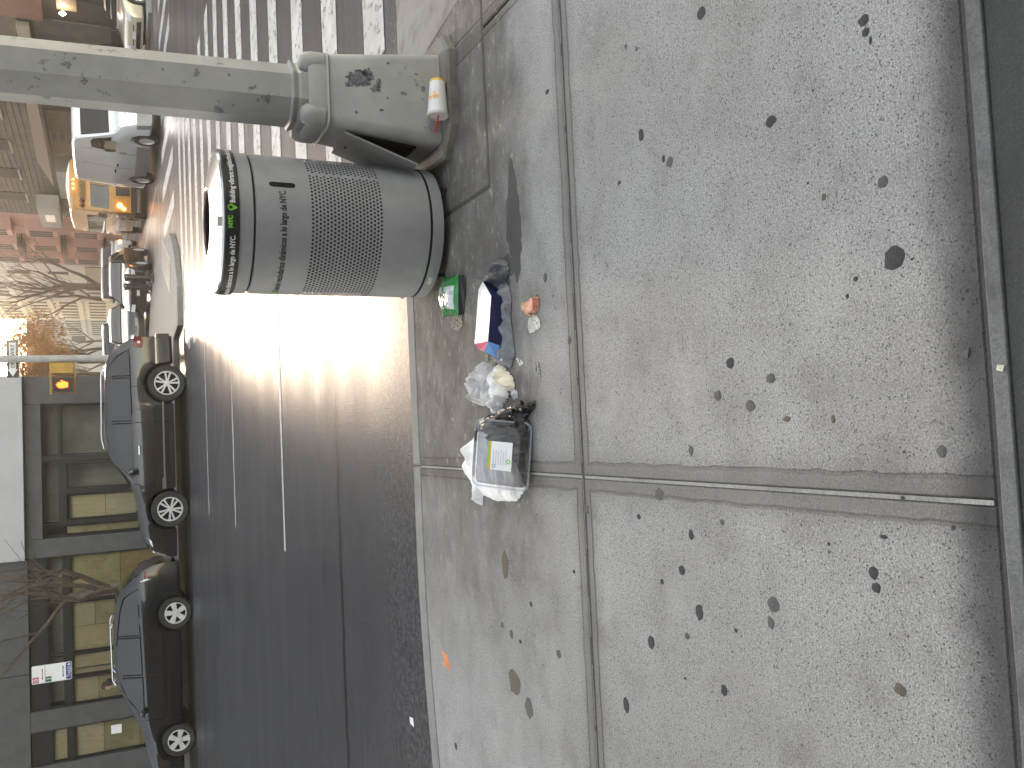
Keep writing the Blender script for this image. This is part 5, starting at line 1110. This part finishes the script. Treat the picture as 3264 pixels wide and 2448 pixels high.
for i, (x, y, h_, sd_, lb_) in enumerate(((10.2, 98, 15, 3, 'farthest backlit amber tree, right of the other two'), (7.6, 84, 12, 4, 'backlit amber tree rising between the bare tree and the slim post'), (5.0, 66, 9.5, 6, 'nearest amber leafed tree, directly behind the slim post and hand signal'), (8.2, 112, 15, 15, 'dense amber tree near the vanishing end of the cross street'), (13.2, 118, 15, 16, 'far amber tree before the last pale building'))):
    branch_tree('autumn_tree', (x, y, RZ), h_, sd_, lb_, r0=.2, levels=5, spread=.6, first=.3, leaves=9, leafsz=.10, group='backlit autumn trees')

# ---------------------------------------------------------------- buildings along the right of the cross street (their fronts look across the street)
FX = 17.5
def bld(name, label, y0, y1, h, mat, depth=14, x=FX):
    t = thing(name, label, 'building', (x, y0, 0)); m_ = MB(); m_.box(0, depth, 0, y1-y0, 0, h); m_.build('wall', mat, t); t['y0'] = 0; return t
def panel(t, name, y0, y1, z0, z1, mat, proud=.05, par=None):
    Y0 = t.location.y; m_ = MB(); m_.box(-proud, .02, y0-Y0, y1-Y0, z0, z1); return m_.build(name, mat, par or t)
M['shopdark'] = simple('dark_shopfront', (.025, .023, .02), .6); M['redbrown'] = simple('red_brown_board', (.22, .085, .06), .6); M['tanbd'] = simple('tan_board', (.36, .24, .11), .7)
M['siding'] = simple('weathered_siding', (.11, .105, .095), .8, 0, .2, 1.2); M['cream_wall'] = simple('cream_render', (.50, .44, .32), .8, 0, .12, .8); M['greenwall'] = simple('green_grey_render', (.20, .21, .17), .8)
M['pinkwall'] = simple('pink_render', (.62, .33, .27), .8, 0, .1, .6); M['pinkshade'] = simple('pink_recess_shade', (.22, .12, .11), .8); M['whitewall'] = simple('off_white_wall', (.55, .53, .47), .8, 0, .08, .5); M['greywall'] = simple('pale_grey_stone', (.36, .35, .32), .8, 0, .15, .7)
M['awning'] = simple('brown_awning', (.13, .08, .06), .8); M['bwin'] = simple('upper_window_glass', (.075, .072, .07), .8, spec=.05); M['tealbd'] = simple('blue_grey_board', (.10, .13, .14), .7)
b1 = bld('dark_shop', 'dark shop with red-brown sign board at the right-hand edge of the upright view', 34.3, 40.9, 18, 'shopdark')
panel(b1, 'sign_board', 34.4, 38.4, 3.5, 5.0, 'redbrown', .25); panel(b1, 'tan_panel', 34.4, 37.4, 2.25, 2.95, 'tanbd', .12); panel(b1, 'square_sign', 39.2, 40.7, 4.05, 4.52, 'cream_wall', .3); panel(b1, 'blue_grey_panel', 34.6, 40.2, 5.3, 6.2, 'tealbd', .1)
panel(b1, 'shutter', 38.6, 40.8, 1.0, 3.9, 'siding', .06); m_ = MB(); m_.lathe([(.001, -.12), (.10, 0), (.001, .12)], 12, mat=Matrix.Translation((-.4, 2.8, 2.75))); m_.build('lit_globe', 'head_on', b1)
for k in range(3): panel(b1, 'shop_window', 34.6+2.1*k, 36.3+2.1*k, .6, 2.1, 'bwin', .04)
b2 = bld('sided_building', 'weathered grey-brown building with a brown awning over cream shopfronts', 41.0, 71.9, 20, 'siding')
for k in range(48): panel(b2, 'siding_board', 41.05, 71.8, 4.9+k*.31, 5.12+k*.31, 'siding', .035)
for y0, y1, m0 in ((41.2, 48.9, 'greenwall'), (49.0, 56.5, 'cream_wall'), (56.55, 60.0, 'greenwall'), (60.1, 66.5, 'whitewall'), (66.6, 71.8, 'shopdark')): panel(b2, 'shopfront', y0, y1, .1, 4.05, m0, .12)
a_ = MB(); a_.add([(-.12, .3, 4.75), (-.12, 17.2, 4.95), (-1.5, 17.6, 4.1), (-1.5, .3, 4.1), (-1.5, .3, 3.98), (-1.5, 17.6, 3.98)], [(0, 1, 2, 3), (3, 2, 5, 4)]); a_.build('awning', 'awning', b2)
po = panel(b2, 'poster', 52.0, 53.8, 3.15, 4.0, 'whitewall', .16)
for k in range(2): panel(b2, 'poster_print', 52.15, 53.6, 3.28+.38*k, 3.55+.38*k, 'greywall', .17)
for k in range(5):
    w_ = panel(b2, 'window', 43.5+5.6*k, 45.5+5.6*k, 6.2, 8.4, 'bwin', .07); panel(b2, 'window_sill', 43.4+5.6*k, 45.6+5.6*k, 6.05, 6.18, 'greywall', .16)
s_ = MB(); s_.box(-1.0, -.05, 25.0, 30.8, 4.15, 5.5); sb_ = s_.build('box_sign', 'whitewall', b2); s_ = MB(); s_.box(-1.02, -1.001, 26.9, 28.9, 4.5, 5.1); s_.build('lit_pane', 'cardwhite', sb_)
b3 = bld('pink_building', 'tall pink building with stacked bay windows and fire escapes beyond the awning', 72.0, 88.6, 22, 'pinkwall')
for c_ in range(3):
    ya = 73.2+5.3*c_
    for f_ in range(5):
        z_ = 1.5+3.1*f_; m_ = MB(); yy = ya-72.0
        m_.prism([(0, yy), (-.8, yy+.8), (-.8, yy+2.9), (0, yy+3.7)], z_, z_+2.2); bay = m_.build('bay_window', 'pinkwall', b3)
        for k in range(3):
            m_ = MB(); m_.box(-.82, -.79, yy+.9+.68*k, yy+1.35+.68*k, z_+.35, z_+1.95); m_.build('pane', 'bwin', bay)
        panel(b3, 'recess_shade', ya+3.9, ya+4.9, z_+.2, z_+2.1, 'pinkshade', .04)  # flat panel in darkened wall pink: the shade of a recess as colour
        for k in range(3):
            if c_ == 1: panel(b3, 'fire_escape_rail', ya+.2, ya+4.6, z_-.35+.16*k, z_-.31+.16*k, 'frameA', 1.1)
b4 = bld('white_building', 'plain off-white building between the pink house and the bare trees', 88.8, 98.6, 24, 'whitewall', 14, 17.0)
panel(b4, 'shopfront', 89.5, 98, .1, 3.0, 'shopdark', .08)
for f_ in range(4): panel(b4, 'window', 92.5, 93.7, 4.5+3.3*f_, 6.3+3.3*f_, 'bwin', .04)
for i, (y0, y1, h_, m0, lb_) in enumerate(((98.8, 114, 20, 'greywall', 'pale stone building with rows of windows seen through the bare branches'), (114.2, 131, 14, 'cream_wall', 'cream building far along the cross street behind the bare trees'), (131.2, 150, 11, 'greywall', 'last pale building at the far end of the cross street'))):
    b = bld('street_building', lb_, y0, y1, h_, m0)
    for f_ in range(int((h_-1)//3.2)):
        for k in range(int((y1-y0)//2.6)):
            panel(b, 'window', y0+.9+2.6*k, y0+2.0+2.6*k, 1.2+3.2*f_, 3.1+3.2*f_, 'bwin', .04)
        panel(b, 'string_course', y0+.1, y1-.1, 3.75+3.2*f_, 3.9+3.2*f_, m0, .16)
for i, (y0, y1, h_, m0, lb_) in enumerate(((45.4, 70, 22, 'siding', 'grey building behind the corner building on the left of the cross street'), (70.2, 110, 15, 'greywall', 'long pale building farther up the left of the cross street'))):
    t = thing('street_building', lb_, 'building', (1.85, y0, 0)); m_ = MB(); m_.box(-12, -.3, 0, y1-y0, 0, h_); m_.build('wall', m0, t)
    for k in range(int((y1-y0)//3)):
        m_ = MB(); m_.box(-.31, -.27, .8+3*k, 2.2+3*k, 3.6, 5.6); m_.build('window', 'bwin', t)
t = thing('end_building', 'hazy low building closing the far end of the cross street', 'building', (-4, 175, 0)); m_ = MB(); m_.box(0, 40, 0, 12, 0, 14); m_.build('wall', 'greywall', t)
for k in range(12):
    m_ = MB(); m_.box(1+3.2*k, 2.4+3.2*k, -.04, .01, 4.5, 6.8); m_.build('window', 'bwin', t)

# the wall the photographer has at his back: it keeps the low sky off the car sides
t = thing('rear_building', 'brown brick building on the near side of the avenue, behind the viewpoint', 'building', (0, -3.5, 0))
M['brick'] = plainconc('brown_brick', (.08, .07, .065), 8)
m_ = MB(); m_.box(-4, 5, -10, 0, 0, 8); m_.build('wall', 'brick', t); m_ = MB(); m_.box(-45, -4.01, -10, 0, 0, 19); m_.build('tall_wall', 'brick', t)
for k in range(12):
    for f_ in range(2):
        m_ = MB(); m_.box(-43+4*k, -41.4+4*k, -.01, .03, 1.2+3.1*f_, 3.1+3.1*f_); m_.build('window', 'bwin', t)
hz = MB(); hz.box(-62, 72, -32, 262, -1.5, 28); hb = hz.build('veil_haze', M['void']); hb['kind'] = 'stuff'  # thin warm haze, added largely to imitate lens glare around the sun
hm = bpy.data.materials.new('veil_haze'); hm.use_nodes = True; ht = hm.node_tree; ht.nodes.clear(); ho = ht.nodes.new('ShaderNodeOutputMaterial'); hv = ht.nodes.new('ShaderNodeVolumePrincipled')
hv.inputs['Color'].default_value = (.95, .86, .74, 1); hv.inputs['Density'].default_value = .0015; hv.inputs['Anisotropy'].default_value = .55
ht.links.new(hv.outputs[0], ho.inputs['Volume']); hb.data.materials.clear(); hb.data.materials.append(hm)
S.cycles.volume_bounces = 0
